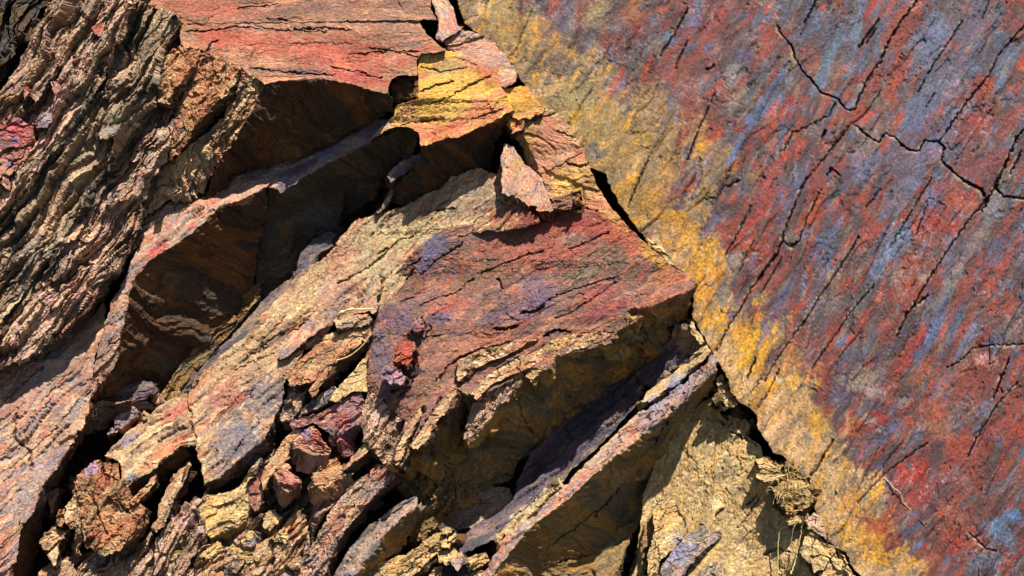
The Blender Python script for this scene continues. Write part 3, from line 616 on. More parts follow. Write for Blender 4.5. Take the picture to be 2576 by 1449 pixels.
wall()
# ---------------------------------------------------------------- the hill behind
def hill():
    xs = np.concatenate([np.linspace(-4200, -200, 60)[:-1], np.arange(-200, 2500, 12), np.linspace(2500, 5000, 40)])
    ys = np.concatenate([np.linspace(-3200, -100, 50)[:-1], np.arange(-100, 1560, 12), np.linspace(1560, 2600, 30)])
    X, Y = np.meshgrid(xs, ys); ny, nx = X.shape; X = X.ravel(); Y = Y.ravel()
    u = X*.64-Y*.77; w = X*.77+Y*.64
    h1, i1 = plates(u/200, w/60, 2); h2, i2 = plates(u/60, w/22, 4)
    far = sst(2300, 2700, X)
    H = -300 + 60*fbm(X/400, Y/400, 3, 2) + 60*h1 + 26*h2 + 8*fbm(X/40, Y/30, 6, 3) - 150*far
    H -= 500*sst(300, 2500, np.maximum(np.maximum(-X, X-2600), np.maximum(-Y, 0)))
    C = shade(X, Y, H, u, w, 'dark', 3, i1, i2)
    I = np.arange(ny*nx).reshape(ny, nx); q = np.stack([I[:-1, :-1], I[1:, :-1], I[1:, 1:], I[:-1, 1:]], -1).reshape(-1, 4)
    T = np.concatenate([q[:, [0, 1, 2]], q[:, [0, 2, 3]]])
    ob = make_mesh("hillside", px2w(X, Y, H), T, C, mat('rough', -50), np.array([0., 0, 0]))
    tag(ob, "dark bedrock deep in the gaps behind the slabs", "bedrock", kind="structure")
hill()
def ground():
    g = np.linspace(-60, 60, 61); X, Y = np.meshgrid(g, g); X = X.ravel(); Y = Y.ravel(); n = 61
    W = np.stack([X, Y, -.45+.04*fbm(X/3, Y/3, 2, 3)], 1)
    I = np.arange(n*n).reshape(n, n); q = np.stack([I[:-1, :-1], I[:-1, 1:], I[1:, 1:], I[1:, :-1]], -1).reshape(-1, 4)
    C = np.tile(lin((96, 90, 66)), (n*n, 1))
    ob = make_mesh("ground", W, np.concatenate([q[:, [0, 1, 2]], q[:, [0, 2, 3]]]), C, mat('soil', 0), np.array([0., 0, 0]))
    tag(ob, "dark earth at the foot of the rock face", "ground", kind="structure")
ground()
# ---------------------------------------------------------------- upper left: layered schist
RS = dict(sty='rough', usty='semi', upal='dark', depth=170)
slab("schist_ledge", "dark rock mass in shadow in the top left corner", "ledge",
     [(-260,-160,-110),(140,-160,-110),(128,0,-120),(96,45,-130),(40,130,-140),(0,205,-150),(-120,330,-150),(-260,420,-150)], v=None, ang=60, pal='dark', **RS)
slab("schist_ledge", "rough tan ledge beside the black gully in the top left corner", "ledge",
     [(150,-160,-20),(137,0,-20),(112,50,-20),(75,110,-15),(0,222,-10),(-120,390,-5),(-260,500,0),(-260,620,30),(-120,480,30),(30,300,25),(102,225,25),(150,150,20),(215,60,20),(258,-160,20)], v=(8,10,-60), ang=58, pal='schist', **RS)
slab("schist_ledge", "craggy tan schist ledge with red stones set in its left end", "ledge",
     [(258,-160,-10),(215,50,-5),(150,140,-10),(100,215,-10),(30,290,-5),(-120,470,-5),(-260,600,0),(-260,860,50),(-120,720,45),(35,530,45),(88,459,45),(141,371,40),(198,290,40),(247,226,35),(293,117,30),(322,60,30),(352,-160,30)], v=(14,18,-70), ang=56, pal='schist', **RS)
slab("schist_ledge", "grey green crumbling schist ledge left of the orange blocks", "ledge",
     [(352,-160,-5),(318,81,-10),(290,125,-10),(245,232,-10),(198,297,-10),(141,380,-10),(88,470,-5),(35,545,0),(-120,725,10),(-260,860,10),(-260,1000,60),(-120,890,55),(-20,850,50),(60,740,50),(130,640,50),(205,520,45),(275,420,45),(330,340,40),(392,260,30),(395,180,25),(412,120,20),(452,62,15),(450,40,10),(392,18,5),(345,0,0),(400,-160,0)], v=(12,16,-60), ang=56, pal='schistg', **RS)
slab("schist_ledge", "flaky olive and tan schist ledge under the orange blocks", "ledge",
     [(392,240,-5),(330,335,0),(272,415,0),(200,515,5),(125,630,5),(55,735,10),(-25,845,15),(-120,885,15),(-260,990,20),(-260,1080,45),(0,930,45),(80,900,45),(160,830,45),(230,730,40),(300,690,30),(340,600,20),(352,540,10),(357,500,0),(381,452,0),(420,405,5),(440,330,5),(440,270,0)], v=(6,8,-40), ang=54, pal='schist', **RS)
# stones set in the left ledges
slab("stone", "round crimson stone with blue stains at the left edge of the photo", "stone", [(-30,330),(20,300),(52,300),(75,318),(84,348),(60,368),(30,372),(-30,390)], h=48, g=(0,.3), v=(8,14,-30), ang=20, pal='crimson', sty='block', depth=40, usty='block', upal='brick')
slab("stone", "pink and orange blue-spotted stone below the crimson one at the left edge", "stone", [(-30,392),(30,374),(68,366),(84,352),(80,385),(52,410),(22,440),(-30,450)], h=50, g=(0,.3), v=(8,14,-30), ang=30, pal='brick', sty='block', depth=40, usty='block')
slab("stone", "small lilac pink stone above the crimson one", "stone", [(100,288),(122,272),(146,268),(138,290),(116,316),(98,318),(90,305)], h=46, g=(0,.3), v=(5,9,-22), ang=40, pal='lilac', sty='block', depth=40)
slab("stone", "small rust brown stone wedged high in the tan ledge", "stone", [(232,70),(248,56),(268,54),(262,72),(250,92),(238,86)], h=34, g=(0,.4), v=(5,9,-24), ang=50, pal='brick', sty='block', depth=40)
slab("stone", "small dark red square stone in the tan schist", "stone", [(184,142),(197,138),(197,152),(188,158)], h=34, g=(0,.4), v=(3,5,-14), ang=50, pal='crimson', sty='block', depth=30)
slab("stone", "brown stone wedged beside the black crevice near the left edge", "stone", [(60,222),(72,214),(72,238),(62,250)], h=40, g=(0,.4), v=(4,6,-16), ang=50, pal='brick', sty='block', depth=30)
slab("stone", "narrow maroon stone tilted in the tan schist", "stone", [(128,206),(142,200),(158,222),(160,250),(150,258),(136,232)], h=40, g=(0,.4), v=(6,6,-26), ang=-50, pal='crimson', sty='block', depth=40)
slab("stone", "oval smooth grey stone in the middle of the schist", "stone", [(248,338),(262,322),(300,310),(318,312),(304,330),(270,348),(252,352)], h=46, g=(0,.2), v=(6,8,-20), ang=35, pal='grey', sty='smooth', depth=40)
slab("stone", "dark brown stone at the left edge under the pink stones", "stone", [(-20,425),(8,430),(24,456),(18,470),(-2,452),(-20,446)], h=54, g=(0,.3), v=(4,8,-20), ang=-40, pal='brick', sty='block', depth=30)
# orange blocks left of the red slab
BK = dict(sty='lump', usty='semi', upal='under', depth=110)
slab("rock_block", "orange block with a rough face under the tip of the red slab", "block", [(455,112,25),(508,126,30),(474,172,45),(432,232,50),(430,262,40),(400,250,30),(386,212,20),(396,155,15)], v=(16,14,-60), ang=55, pal='orange', **BK)
slab("rock_block", "brown jagged orange block between two dark crevices", "block", [(512,128,20),(551,139,25),(604,168,45),(588,208,48),(560,240,50),(520,284,50),(490,320,45),(466,356,40),(432,398,32),(418,402,20),(432,320,10),(438,256,10),(458,226,12),(474,200,15),(480,168,15)], v=(14,30,-70), ang=58, pal='orange', **BK)
# ---------------------------------------------------------------- the red slab at the top
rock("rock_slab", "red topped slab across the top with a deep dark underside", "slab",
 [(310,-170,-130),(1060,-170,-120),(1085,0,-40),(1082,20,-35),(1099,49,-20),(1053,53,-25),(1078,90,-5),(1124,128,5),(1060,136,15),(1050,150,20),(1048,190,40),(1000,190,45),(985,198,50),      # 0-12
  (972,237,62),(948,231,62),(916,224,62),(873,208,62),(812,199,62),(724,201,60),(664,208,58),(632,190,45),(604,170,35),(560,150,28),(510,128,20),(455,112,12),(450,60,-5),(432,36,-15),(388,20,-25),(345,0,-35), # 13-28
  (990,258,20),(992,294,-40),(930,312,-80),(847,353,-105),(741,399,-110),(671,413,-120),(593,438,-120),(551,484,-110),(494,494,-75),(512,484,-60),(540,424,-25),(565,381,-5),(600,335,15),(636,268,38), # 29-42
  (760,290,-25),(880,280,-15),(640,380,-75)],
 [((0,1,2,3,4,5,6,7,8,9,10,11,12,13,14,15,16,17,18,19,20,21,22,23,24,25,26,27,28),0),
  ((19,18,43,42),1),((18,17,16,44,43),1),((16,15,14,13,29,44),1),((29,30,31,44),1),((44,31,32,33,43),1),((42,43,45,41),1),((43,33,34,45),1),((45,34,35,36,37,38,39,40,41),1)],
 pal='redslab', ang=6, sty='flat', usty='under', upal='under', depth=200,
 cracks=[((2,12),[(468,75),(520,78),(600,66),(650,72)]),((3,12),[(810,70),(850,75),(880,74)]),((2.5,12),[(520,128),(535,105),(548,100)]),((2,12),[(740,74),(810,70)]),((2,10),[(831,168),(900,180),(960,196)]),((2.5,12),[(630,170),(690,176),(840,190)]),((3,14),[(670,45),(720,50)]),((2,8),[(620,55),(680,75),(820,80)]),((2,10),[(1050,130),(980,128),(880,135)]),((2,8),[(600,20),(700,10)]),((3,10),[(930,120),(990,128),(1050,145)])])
rock("rock_rib", "long tan rib running down from the left corner of the red slab", "rib",
 [(608,172,30),(634,190,44),(666,208,56),(638,268,40),(602,335,17),(567,381,-3),(542,424,-23),(514,484,-58),(496,496,-72),(430,500,-60),(400,520,-45),(357,545,-30),(357,494,-25),(381,452,-15),(417,417,-5),(456,385,0),(512,339,0),(551,300,5),(583,230,15)],
 [(0,1,2,3,4,5,6,7,8,9,10,11,12,13,14,15,16,17,18)], pal='tan', ang=54, sty='semi', depth=160)
slab("stone", "dark stone block in the notch between red slab and yellow slab", "block", [(978,218,10),(1000,196,10),(1050,196,15),(1056,240,20),(1010,256,0),(994,262,-10),(990,250,-5)], v=None, ang=10, pal='under', sty='block', depth=100)
# ---------------------------------------------------------------- the yellow slab
rock("rock_slab", "bright yellow slab edged in red standing over a black overhang", "slab",
 [(1050,140,-5),(1124,126,-25),(1159,131,-20),(1184,141,-15),(1209,162,-8),(1234,187,2),(1262,222,18),(1287,254,32),(1288,270,36),(1255,297,40),(1219,314,42),(1170,339,44),(1135,346,44),(1103,353,40),(1057,357,30),(1053,328,20),(1008,318,5),(985,322,-5),(925,352,-25),(970,310,-15),(992,292,-5),(994,266,0),(1050,246,15),(1052,198,0), # 0-23
  (1270,318,-30),(1246,381,-95),(1238,450,-120),(1166,455,-120),(1113,491,-130),(1039,515,-135),(965,525,-150),(1022,438,-60),(1057,395,-20),(1190,400,-60)],
 [((0,1,2,3,4,5,6,7,8,9,10,11,12,13,14,15,16,17,18,19,20,21,22,23),0),
  ((8,24,33,9),1),((9,33,10),1),((10,33,11),1),((11,33,12),1),((12,33,32,13),1),((13,32,14),1),((24,25,26,27,33),1),((33,27,28,29,31,32),1),((29,30,31),1)],
 pal='ochre', ang=25, sty='flat', usty='under', upal='under', depth=200,
 cracks=[((3,12),[(1080,262),(1140,240),(1180,215),(1235,190)]),((3,14),[(1060,232),(1100,215),(1140,205)]),((3,12),[(1190,300),(1230,285),(1262,276)]),((2,8),[(1060,170),(1110,180),(1170,170)]),((3,12),[(1010,315),(1060,305),(1100,300)])])
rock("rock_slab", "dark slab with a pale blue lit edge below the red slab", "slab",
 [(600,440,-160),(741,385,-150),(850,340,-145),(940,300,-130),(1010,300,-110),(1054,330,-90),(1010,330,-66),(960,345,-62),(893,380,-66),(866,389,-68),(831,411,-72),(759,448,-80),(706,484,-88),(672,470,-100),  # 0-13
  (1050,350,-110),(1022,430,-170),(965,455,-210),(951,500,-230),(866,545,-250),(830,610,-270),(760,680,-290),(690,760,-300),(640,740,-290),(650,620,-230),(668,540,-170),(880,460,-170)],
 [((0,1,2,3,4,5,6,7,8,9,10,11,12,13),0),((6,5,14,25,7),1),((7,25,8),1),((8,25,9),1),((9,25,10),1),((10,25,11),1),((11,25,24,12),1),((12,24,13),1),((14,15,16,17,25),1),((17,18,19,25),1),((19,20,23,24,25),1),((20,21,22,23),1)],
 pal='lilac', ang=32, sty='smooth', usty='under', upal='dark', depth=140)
slab("rock_shard", "small pale shard catching light in the black hollow", "shard", [(972,445),(986,424),(1008,408),(1029,398),(1057,386),(1062,400),(1050,420),(1028,438),(1000,446),(985,462)], h=-85, g=(0,.5), v=(4,14,-60), ang=40, pal='grey', sty='block', depth=120, upal='dark')
slab("rock_shard", "thin tan sliver standing on the edge of the black hollow", "shard", [(951,540),(962,515),(982,475),(998,462),(990,490),(975,515)], h=-110, g=(0,.5), v=(4,10,-50), ang=55, pal='tan', sty='block', depth=100, upal='dark')
# ---------------------------------------------------------------- the big left slab
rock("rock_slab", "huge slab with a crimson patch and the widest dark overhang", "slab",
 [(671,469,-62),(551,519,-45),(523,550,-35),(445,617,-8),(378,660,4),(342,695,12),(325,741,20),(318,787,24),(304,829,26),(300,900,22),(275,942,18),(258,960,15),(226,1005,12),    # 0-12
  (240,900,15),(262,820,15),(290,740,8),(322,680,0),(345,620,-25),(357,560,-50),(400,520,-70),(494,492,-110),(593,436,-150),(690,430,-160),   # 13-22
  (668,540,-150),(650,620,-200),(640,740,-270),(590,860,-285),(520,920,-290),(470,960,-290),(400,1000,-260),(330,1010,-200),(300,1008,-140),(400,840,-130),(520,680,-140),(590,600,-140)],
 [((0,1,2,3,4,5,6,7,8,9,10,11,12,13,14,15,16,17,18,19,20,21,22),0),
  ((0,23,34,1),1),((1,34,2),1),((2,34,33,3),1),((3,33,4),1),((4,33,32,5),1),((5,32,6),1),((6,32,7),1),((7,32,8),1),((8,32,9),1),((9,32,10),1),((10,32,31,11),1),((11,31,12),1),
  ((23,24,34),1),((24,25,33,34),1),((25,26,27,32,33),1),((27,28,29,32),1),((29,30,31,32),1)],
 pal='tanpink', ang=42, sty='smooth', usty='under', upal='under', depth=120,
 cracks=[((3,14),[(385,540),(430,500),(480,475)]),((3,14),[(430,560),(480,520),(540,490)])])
rock("rock_slab", "smooth pink, tan and grey slab filling the lower left edge", "slab",
 [(-260,1090,-30),(-60,920,-70),(60,890,-66),(150,840,-60),(230,790,-56),(262,760,-46),(262,820,-24),(240,895,6),(228,1003,26),(212,1063,40),(177,1121,48),(124,1192,66),(102,1220,72),(97,1250,76),(84,1290,84),(56,1317,90),(53,1354,96),(30,1420,108),(10,1500,120),(-40,1620,140),(-260,1620,110), # 0-20
  (245,1040,-60),(205,1115,-60),(165,1175,-70),(130,1235,-80),(118,1290,-90),(100,1350,-100),(78,1440,-100),(50,1640,-100)],
 [((0,1,2,3,4,5,6,7,8,9,10,11,12,13,14,15,16,17,18,19,20),0),((8,21,9),1),((9,21,22,10),1),((10,22,23,11),1),((11,23,24,12),1),((12,24,13),1),((13,24,25,14),1),((14,25,15),1),((15,25,26,16),1),((16,26,27,17),1),((17,27,18),1),((18,27,28,19),1)],
 pal='tanpink', ang=48, sty='smooth', usty='under', upal='under', depth=160,
 cracks=[((3,14),[(250,960),(200,1010),(140,1080),(70,1140)]),((4,16),[(40,1040),(36,1100),(75,1135),(80,1180)]),((3,12),[(10,1010),(60,960),(110,920)]),((2,10),[(120,1000),(150,960),(190,930)]),((2,10),[(60,1090),(100,1040),(130,1010)])])
rock("rock_slab", "pinkish grey leaning plate above a black crescent gap at left", "slab",
 [(261,674,20),(240,690,18),(200,730,18),(160,790,20),(128,850,24),(118,874,30),(148,846,44),(190,805,50),(222,780,52),(245,740,50),(260,700,40),
  (270,700,-20),(264,748,-40),(240,792,-40),(219,819,-40),(170,856,-20),(146,872,0)],
 [((0,1,2,3,4,5,6,7,8,9,10),0),((10,11,12,9),1),((9,12,13,8),1),((8,13,14,7),1),((7,14,15,16,6),1),((6,16,5),1)], pal='tanpink', ang=52, sty='smooth', upal='under', depth=120)
# gully stones under the big slab
slab("stone", "small tan ledge stone catching light below the big dark overhang", "stone", [(224,1014),(254,1004),(293,1007),(330,1007),(300,1016),(268,1023),(246,1040),(226,1044),(214,1062),(206,1050)], h=-50, g=(0,.5), v=(3,34,-60), ang=30, pal='tan', sty='block', depth=100, upal='dark')
slab("stone", "pink lilac brick shaped stone in the dark gully", "stone", [(286,1054),(328,1017),(347,1033),(306,1074),(287,1078)], h=-90, g=(.1,.4), v=(12,14,-40), ang=45, pal='lilac', sty='block', depth=80, upal='crimson')
slab("stone", "small lilac chip just below the brick shaped stone", "stone", [(268,1090),(284,1076),(294,1078),(280,1090),(272,1098)], h=-90, g=(.1,.4), v=(3,5,-16), ang=45, pal='lilac', sty='block', depth=60)
slab("stone", "tiny pale stone perched left of the pink block", "stone", [(360,1052),(372,1044),(374,1056),(362,1062)], h=-70, g=(0,.4), v=(2,4,-12), ang=30, pal='pale', sty='block', depth=50)
slab("rock_slab", "bluish slab lying in shadow at the foot of the huge overhang", "slab", [(232,1006),(300,975),(350,958),(388,962),(392,980),(350,1006),(290,1012),(250,1024)], h=-130, g=(0,.4), v=(4,12,-50), ang=25, pal='purple', sty='smooth', depth=90, upal='dark')
slab("rock_slab", "teal tinted slab deep in the dark gully", "slab", [(395,1010),(440,940),(500,860),(560,790),(620,740),(668,700),(640,760),(600,815),(540,880),(480,950),(430,1010),(380,1052)], h=-235, g=(.1,.3), v=(8,12,-40), ang=50, pal='olive', sty='semi', depth=60, upal='dark')
slab("rock_slab", "thin purple slab in the shade along the pale slab's upper edge", "slab", [(660,756),(700,720),(742,692),(720,730),(676,790),(620,850),(560,896),(500,950),(470,990),(440,1012),(470,960),(520,905),(580,850)], h=-190, g=(.2,.3), v=(4,8,-40), ang=45, pal='purple', sty='smooth', depth=70, upal='dark')
slab("rock_slab", "small dark blue slab tucked under the pale slab's top corner", "slab", [(742,690),(755,640),(790,600),(830,580),(852,584),(830,612),(800,640),(770,690),(740,700)], h=-180, g=(.2,.3), v=(6,10,-40), ang=50, pal='purple', sty='smooth', depth=70, upal='dark')
# ---------------------------------------------------------------- the long pale slab
def hs6(x, y): return -71 + .35*(y-480) + .36*(x-1138)
P6 = [(1262,440),(1205,425),(1138,436),(1113,470),(1043,505),(972,532),(951,540),(895,554),(863,589),(831,625),(823,649),(777,667),(742,695),(671,780),(614,843),(565,882),(530,918),(487,960),(466,1008),(470,1072),(494,1107),
      (500,1150),(516,1220),(551,1205),(614,1145),(664,1110),(690,1050),(706,1020),(718,960),(735,935),(760,880),(800,858),(850,805),(890,792),(950,786),(1000,740),(1060,640),(1150,590),(1300,575),(1360,560),(1354,543),(1308,519),(1269,501)]
rock("rock_slab", "long pale tan slab running from the middle down to a grey lilac end", "slab",
 [(x, y, hs6(x, y)+(25 if y > 1100 else 0)) for x, y in P6] + [(536,1240,-80),(570,1236,-170),(640,1172,-160),(690,1140,-160),(722,1060,-150),(736,985,-140)],
 [(tuple(range(len(P6))), 0), ((22,len(P6),len(P6)+1,23),1), ((23,len(P6)+1,len(P6)+2,24),1), ((24,len(P6)+2,len(P6)+3,25),1), ((25,len(P6)+3,len(P6)+4,26),1), ((26,len(P6)+4,len(P6)+5,27),1)],
 pal='tan', ang=40, sty='smooth', depth=170,
 cracks=[((3,14),[(852,712),(900,690),(945,660),(975,635),(1005,605),(1040,598)]),((5,16),[(702,905),(745,868),(775,840),(800,820)]),((3,12),[(615,905),(660,870),(700,845),(750,825),(790,790),(850,745)]),((3,12),[(950,640),(975,628)]),((2.5,10),[(905,770),(912,738),(916,725)]),
         ((3,12),[(467,985),(494,972),(498,960)]),((5,16),[(466,1006),(480,1040),(484,1080),(492,1112)]),((2,9),[(590,930),(640,905),(690,890)]),((3,12),[(1100,530),(1150,522)]),((2,8),[(640,880),(720,800)]),((3,10),[(560,1180),(600,1120),(650,1060)])])
slab("rock_slab", "small lilac brown plate lying on the pale slab above a dark slot", "slab", [(960,690),(900,700),(850,735),(800,775),(770,810),(730,850),(706,880),(702,906),(722,900),(760,868),(800,842),(850,806),(895,790),(945,782)], h=hs6(850,770)+22, g=(.36,.35), v=(2,10,-26), ang=40, pal='tanpink', sty='smooth', depth=60, upal='under')
slab("rock_block", "orange brown block above the tan fill, its end dark", "block", [(905,822),(930,820),(934,840),(905,862),(880,880),(848,905),(826,935),(800,958),(770,962),(740,975),(728,968),(722,950),(742,915),(780,880),(830,838)], h=10, g=(.2,.35), v=(18,26,-80), ang=42, pal='orange', sty='block', depth=120, upal='dark', usty='lump')
slab("stone", "dark grey stone wedged against the red slab's left edge", "stone", [(842,806),(880,795),(925,788),(938,800),(930,818),(905,822),(870,828),(846,836)], h=8, g=(.1,.3), v=(4,14,-40), ang=25, pal='schistg', sty='block', depth=100, upal='dark')
slab("stone", "pale tan wedge of rock between orange block and red slab", "stone", [(918,900),(924,940),(926,984),(905,985),(880,985),(850,1012),(828,1008),(846,978),(872,950),(895,925)], h=30, g=(.1,.3), v=(6,16,-50), ang=50, pal='pale', sty='block', depth=100)
slab("stone", "grey green stone under the left end of the orange block", "stone", [(727,980),(750,968),(772,978),(764,1006),(745,1040),(722,1062),(708,1050),(712,1020)], h=-20, g=(.1,.3), v=(8,16,-50), ang=50, pal='schistg', sty='lump', depth=100, upal='dark')
slab("rock_shard", "long thin grey shard lying above the crimson block", "shard", [(837,974),(850,980),(832,1010),(800,1028),(768,1040),(754,1052),(760,1034),(780,1008),(806,990)], h=5, g=(.1,.3), v=(4,10,-40), ang=40, pal='grey', sty='block', depth=90, upal='dark')
slab("rock_shard", "thin orange blade standing left of the tan wedge", "shard", [(838,905),(822,950),(800,985),(785,1000),(776,985),(800,950)], h=28, g=(.1,.3), v=(6,12,-40), ang=60, pal='orange', sty='block', depth=80)
# ---------------------------------------------------------------- strips along the long crack
EG = dict(depth=150, sty='flat', upal='under')
slab("rock_strip", "pink strip of rock in the top centre beside a forked crack", "strip", [(1070,-160,-80),(1150,-160,-75),(1128,0,-40),(1140,20,-35),(1150,60,-25),(1163,74,-20),(1140,88,-18),(1112,104,-15),(1099,95,-15),(1103,53,-25),(1085,10,-35)], v=(-2,6,-40), ang=-60, pal='tanpink', **EG)
slab("rock_strip", "pinkish grey rounded slab right of the yellow slab's crown", "slab", [(1114,106,-30),(1140,90,-28),(1166,76,-26),(1205,84,-26),(1244,106,-24),(1265,131,-20),(1283,162,-14),(1303,182,-10),(1300,205,-4),(1268,224,-2),(1240,210,-6),(1190,160,-14),(1150,132,-20),(1126,126,-25)], v=(0,10,-40), ang=15, pal='tanpink', **EG)
slab("rock_strip", "golden yellow rock chips in the crack below the pinkish grey slab", "strip", [(1264,222,-14),(1322,216,-14),(1342,240,-10),(1366,272,-4),(1345,292,0),(1332,302,2),(1315,298,2),(1290,290,-4),(1286,262,-8)], v=(-6,10,-40), ang=10, pal='ochre', **EG)
slab("rock_block", "small yellow topped cube beside the yellow slab's right corner", "block", [(1272,290),(1290,290),(1316,304),(1306,320),(1290,330),(1278,318)], h=-2, g=(.1,.3), v=(0,26,-50), ang=20, pal='ochre', sty='block', depth=100, upal='under', usty='block')
rock("rock_strip", "long rust and ochre strip of rock against the main crack", "strip",
 [(1336,294,-28),(1375,274,-28),(1396,279,-28),(1431,321,-24),(1460,371,-20),(1484,420,-16),(1505,473,-12),(1530,512,-8),(1566,554,0),(1592,584,4),(1640,624,12),(1690,668,20),(1700,680,22),(1630,640,10),(1560,590,-4),(1484,560,-14),(1420,545,-20),(1380,530,-24),(1368,459,-20),(1347,406,-22),(1325,357,-12),(1311,325,-16),
  (1301,339,-40),(1318,400,-45),(1345,450,-45)],
 [(0,1,2,3,4,5,6,7,8,9,10,11,12,13,14,15,16,17,18,19,20,21),(21,20,19,18,24,23,22)], pal='orange', ang=-20, sty='worn', depth=150,
 cracks=[((4,16),[(1430,412),(1455,420),(1480,414)]),((3,10),[(1336,300),(1380,290),(1400,288)]),((3,10),[(1450,520),(1500,530)]),((2,8),[(1380,430),(1430,405),(1470,380)]),((3,10),[(1400,330),(1440,345)])])
slab("rock_plate", "leaf shaped pink plate standing loose over the pale slab", "plate", [(1268,360),(1292,366),(1318,412),(1343,430),(1365,449),(1376,494),(1394,528),(1361,524),(1325,512),(1294,494),(1265,480),(1262,448),(1259,405)], h=16, g=(.05,.25), v=(-4,26,-34), ang=70, pal='tanpink', sty='flat', depth=20, upal='under')
slab("rock_shard", "small brown chip casting a pointed shadow at the head of the red slab", "shard", [(1384,522),(1396,488),(1420,486),(1452,498),(1440,520),(1410,528)], h=22, g=(.1,.3), v=(6,6,-16), ang=20, pal='rust', sty='block', depth=16)
slab("rock_shard", "dark triangular flake sticking up beside the brown chip", "shard", [(1442,504),(1461,492),(1456,512),(1450,518)], h=40, g=(.1,.3), v=(2,5,-14), ang=50, pal='under', sty='block', depth=16)
# ---------------------------------------------------------------- the big red slab
def h7(x, y): return -26 + .33*(y-563) + .1*(x-1184)
T7 = [(1184,563),(1240,553),(1300,553),(1360,545),(1382,530),(1431,533),(1484,540),(1534,554),(1587,589),(1633,617),(1678,660),(1726,690),(1748,709),(1736,724),(1714,741),(1670,760),(1629,773),(1594,776),(1570,790),(1601,810),(1558,828),(1519,829),(1558,847),(1484,879),(1403,896),(1385,930),(1330,925),(1290,940),(1283,959),(1235,985),(1175,1000),
      (1148,960),(1134,990),(1110,1043),(1036,1135),(1000,1181),(985,1160),(1000,1110),(1015,1060),(985,1030),(960,1008),(925,990),(908,945),(918,905),(935,840),(948,783),(965,734),(983,702),(1029,646),(1057,617),(1120,575)]
n7 = len(T7)
V7 = [(x, y, h7(x, y) - (26 if 36 <= i <= 47 else 0)) for i, (x, y) in enumerate(T7)]
V7 += [(1735,770,-10),(1733,812,-60),(1700,855,-100),(1640,905,-140),(1600,935,-160),(1520,985,-165),(1440,1045,-165),(1390,1085,-160),(1340,1130,-165),(1290,1200,-170),(1240,1240,-170),(1150,1290,-160),(1060,1345,-110),(1030,1350,-110), # n7..n7+13
       (1070,1280,-60),(1100,1200,-70),(1160,1110,-60),(1215,1060,0),(1190,1040,-60)]  # +14..+18
a = n7
rock("rock_slab", "big red, purple and grey slab in the centre with an ochre brown underside", "slab", V7,
 [(tuple(range(n7)), 0), ((12,a,13),1), ((13,a,14),1), ((14,a,a+1,15),1), ((15,a+1,a+2,16),1), ((16,a+2,17),1), ((17,a+2,a+3,18),1), ((18,a+3,19),1), ((19,a+3,a+4,20),1), ((20,a+4,22,21),1), ((22,a+4,a+5,23),1), ((23,a+5,a+6,24),1), ((24,a+6,a+7,25),1), ((25,a+7,a+8,26),1), ((26,a+8,a+9,a+16,a+17,27),1), ((27,a+17,28),1), ((28,a+17,a+18,29),1),((29,a+18,30),1),
  ((a+9,a+10,a+11,a+15,a+16),1), ((a+11,a+12,a+13,a+14,a+15),1), ((30,a+18,31),1), ((31,a+18,32),1), ((32,a+18,a+16,33),1), ((33,a+16,a+15,34),1), ((34,a+15,35),1), ((a+18,a+17,a+16),1)],
 pal='rust', ang=30, sty='worn', usty='semi', upal='underol', depth=110,
 bend=lambda x, y: -(np.maximum(0, 1110-x)/160.)**2*34*sst(1250, 1050, y) + 7*np.sin(x/75.+y/46.)*sst(1000, 1100, x),
 cracks=[((3,12),[(1062,690),(1095,655),(1130,635),(1165,610)]),((3,12),[(1210,687),(1250,672),(1290,655),(1330,640),(1370,630)]),((3,12),[(1430,628),(1480,608),(1530,582)]),((2,10),[(1150,600),(1200,580),(1240,575)]),((3,12),[(1055,770),(1100,750),(1145,735),(1190,700)]),((4,16),[(1254,700),(1262,722)]),
         ((3,12),[(1360,770),(1400,745),(1450,725),(1540,700),(1556,695)]),((2,9),[(1400,800),(1440,780),(1490,750),(1550,710)]),((6,20),[(1312,790),(1340,785),(1370,772)]),((7,22),[(1240,825),(1275,830),(1300,820)]),((8,24),[(1020,700),(1040,680)]),((4,14),[(1064,850),(1080,820)]),((3,14),[(980,700),(1030,670),(1060,650)]),
         ((5,18),[(1150,905),(1200,880),(1260,868),(1310,855)]),((5,16),[(1000,960),(1015,920),(1030,880)]),((6,22),[(1225,915),(1270,890),(1310,870)]),((5,16),[(1100,960),(1130,920),(1160,900)]),((3,12),[(1250,930),(1300,900),(1370,870)]),((7,24),[(1370,845),(1400,830),(1430,834)]),((4,14),[(1040,1100),(1080,1050),(1110,1000)]),((3,12),[(1000,1000),(1040,960)]),
         ((5,16),[(925,985),(950,1003),(970,1010)]),((6,20),[(1030,1170),(1055,1110),(1062,1080)]),((8,22),[(985,985),(1010,975)]),((3,12),[(1540,1010),(1480,1050)]),((3,12),[(1330,920),(1300,980),(1310,1040),(1340,1090)]),((3,12),[(1180,1180),(1140,1240)])])
slab("rock_slab", "grey brown finger of rock hanging below the red slab", "slab", [(1290,936,98),(1320,930,98),(1300,965,104),(1283,1000,106),(1262,1012,108),(1240,1050,108),(1205,1085,104),(1190,1110,100),(1177,1122,98),(1163,1107,90),(1176,1043,84),(1202,987,84),(1248,945,90)], v=(14,20,-60), ang=55, pal='schist', sty='semi', depth=80, upal='underol')
slab("rock_slab", "thin tan layer projecting under the red slab's lower rim", "slab", [(1380,858,104),(1430,842,104),(1519,832,104),(1550,838,108),(1480,872,114),(1403,892,116),(1392,905,116),(1340,960,112),(1320,950,104),(1350,900,102)], v=(10,16,-40), ang=40, pal='pale', sty='block', depth=60, upal='underol')
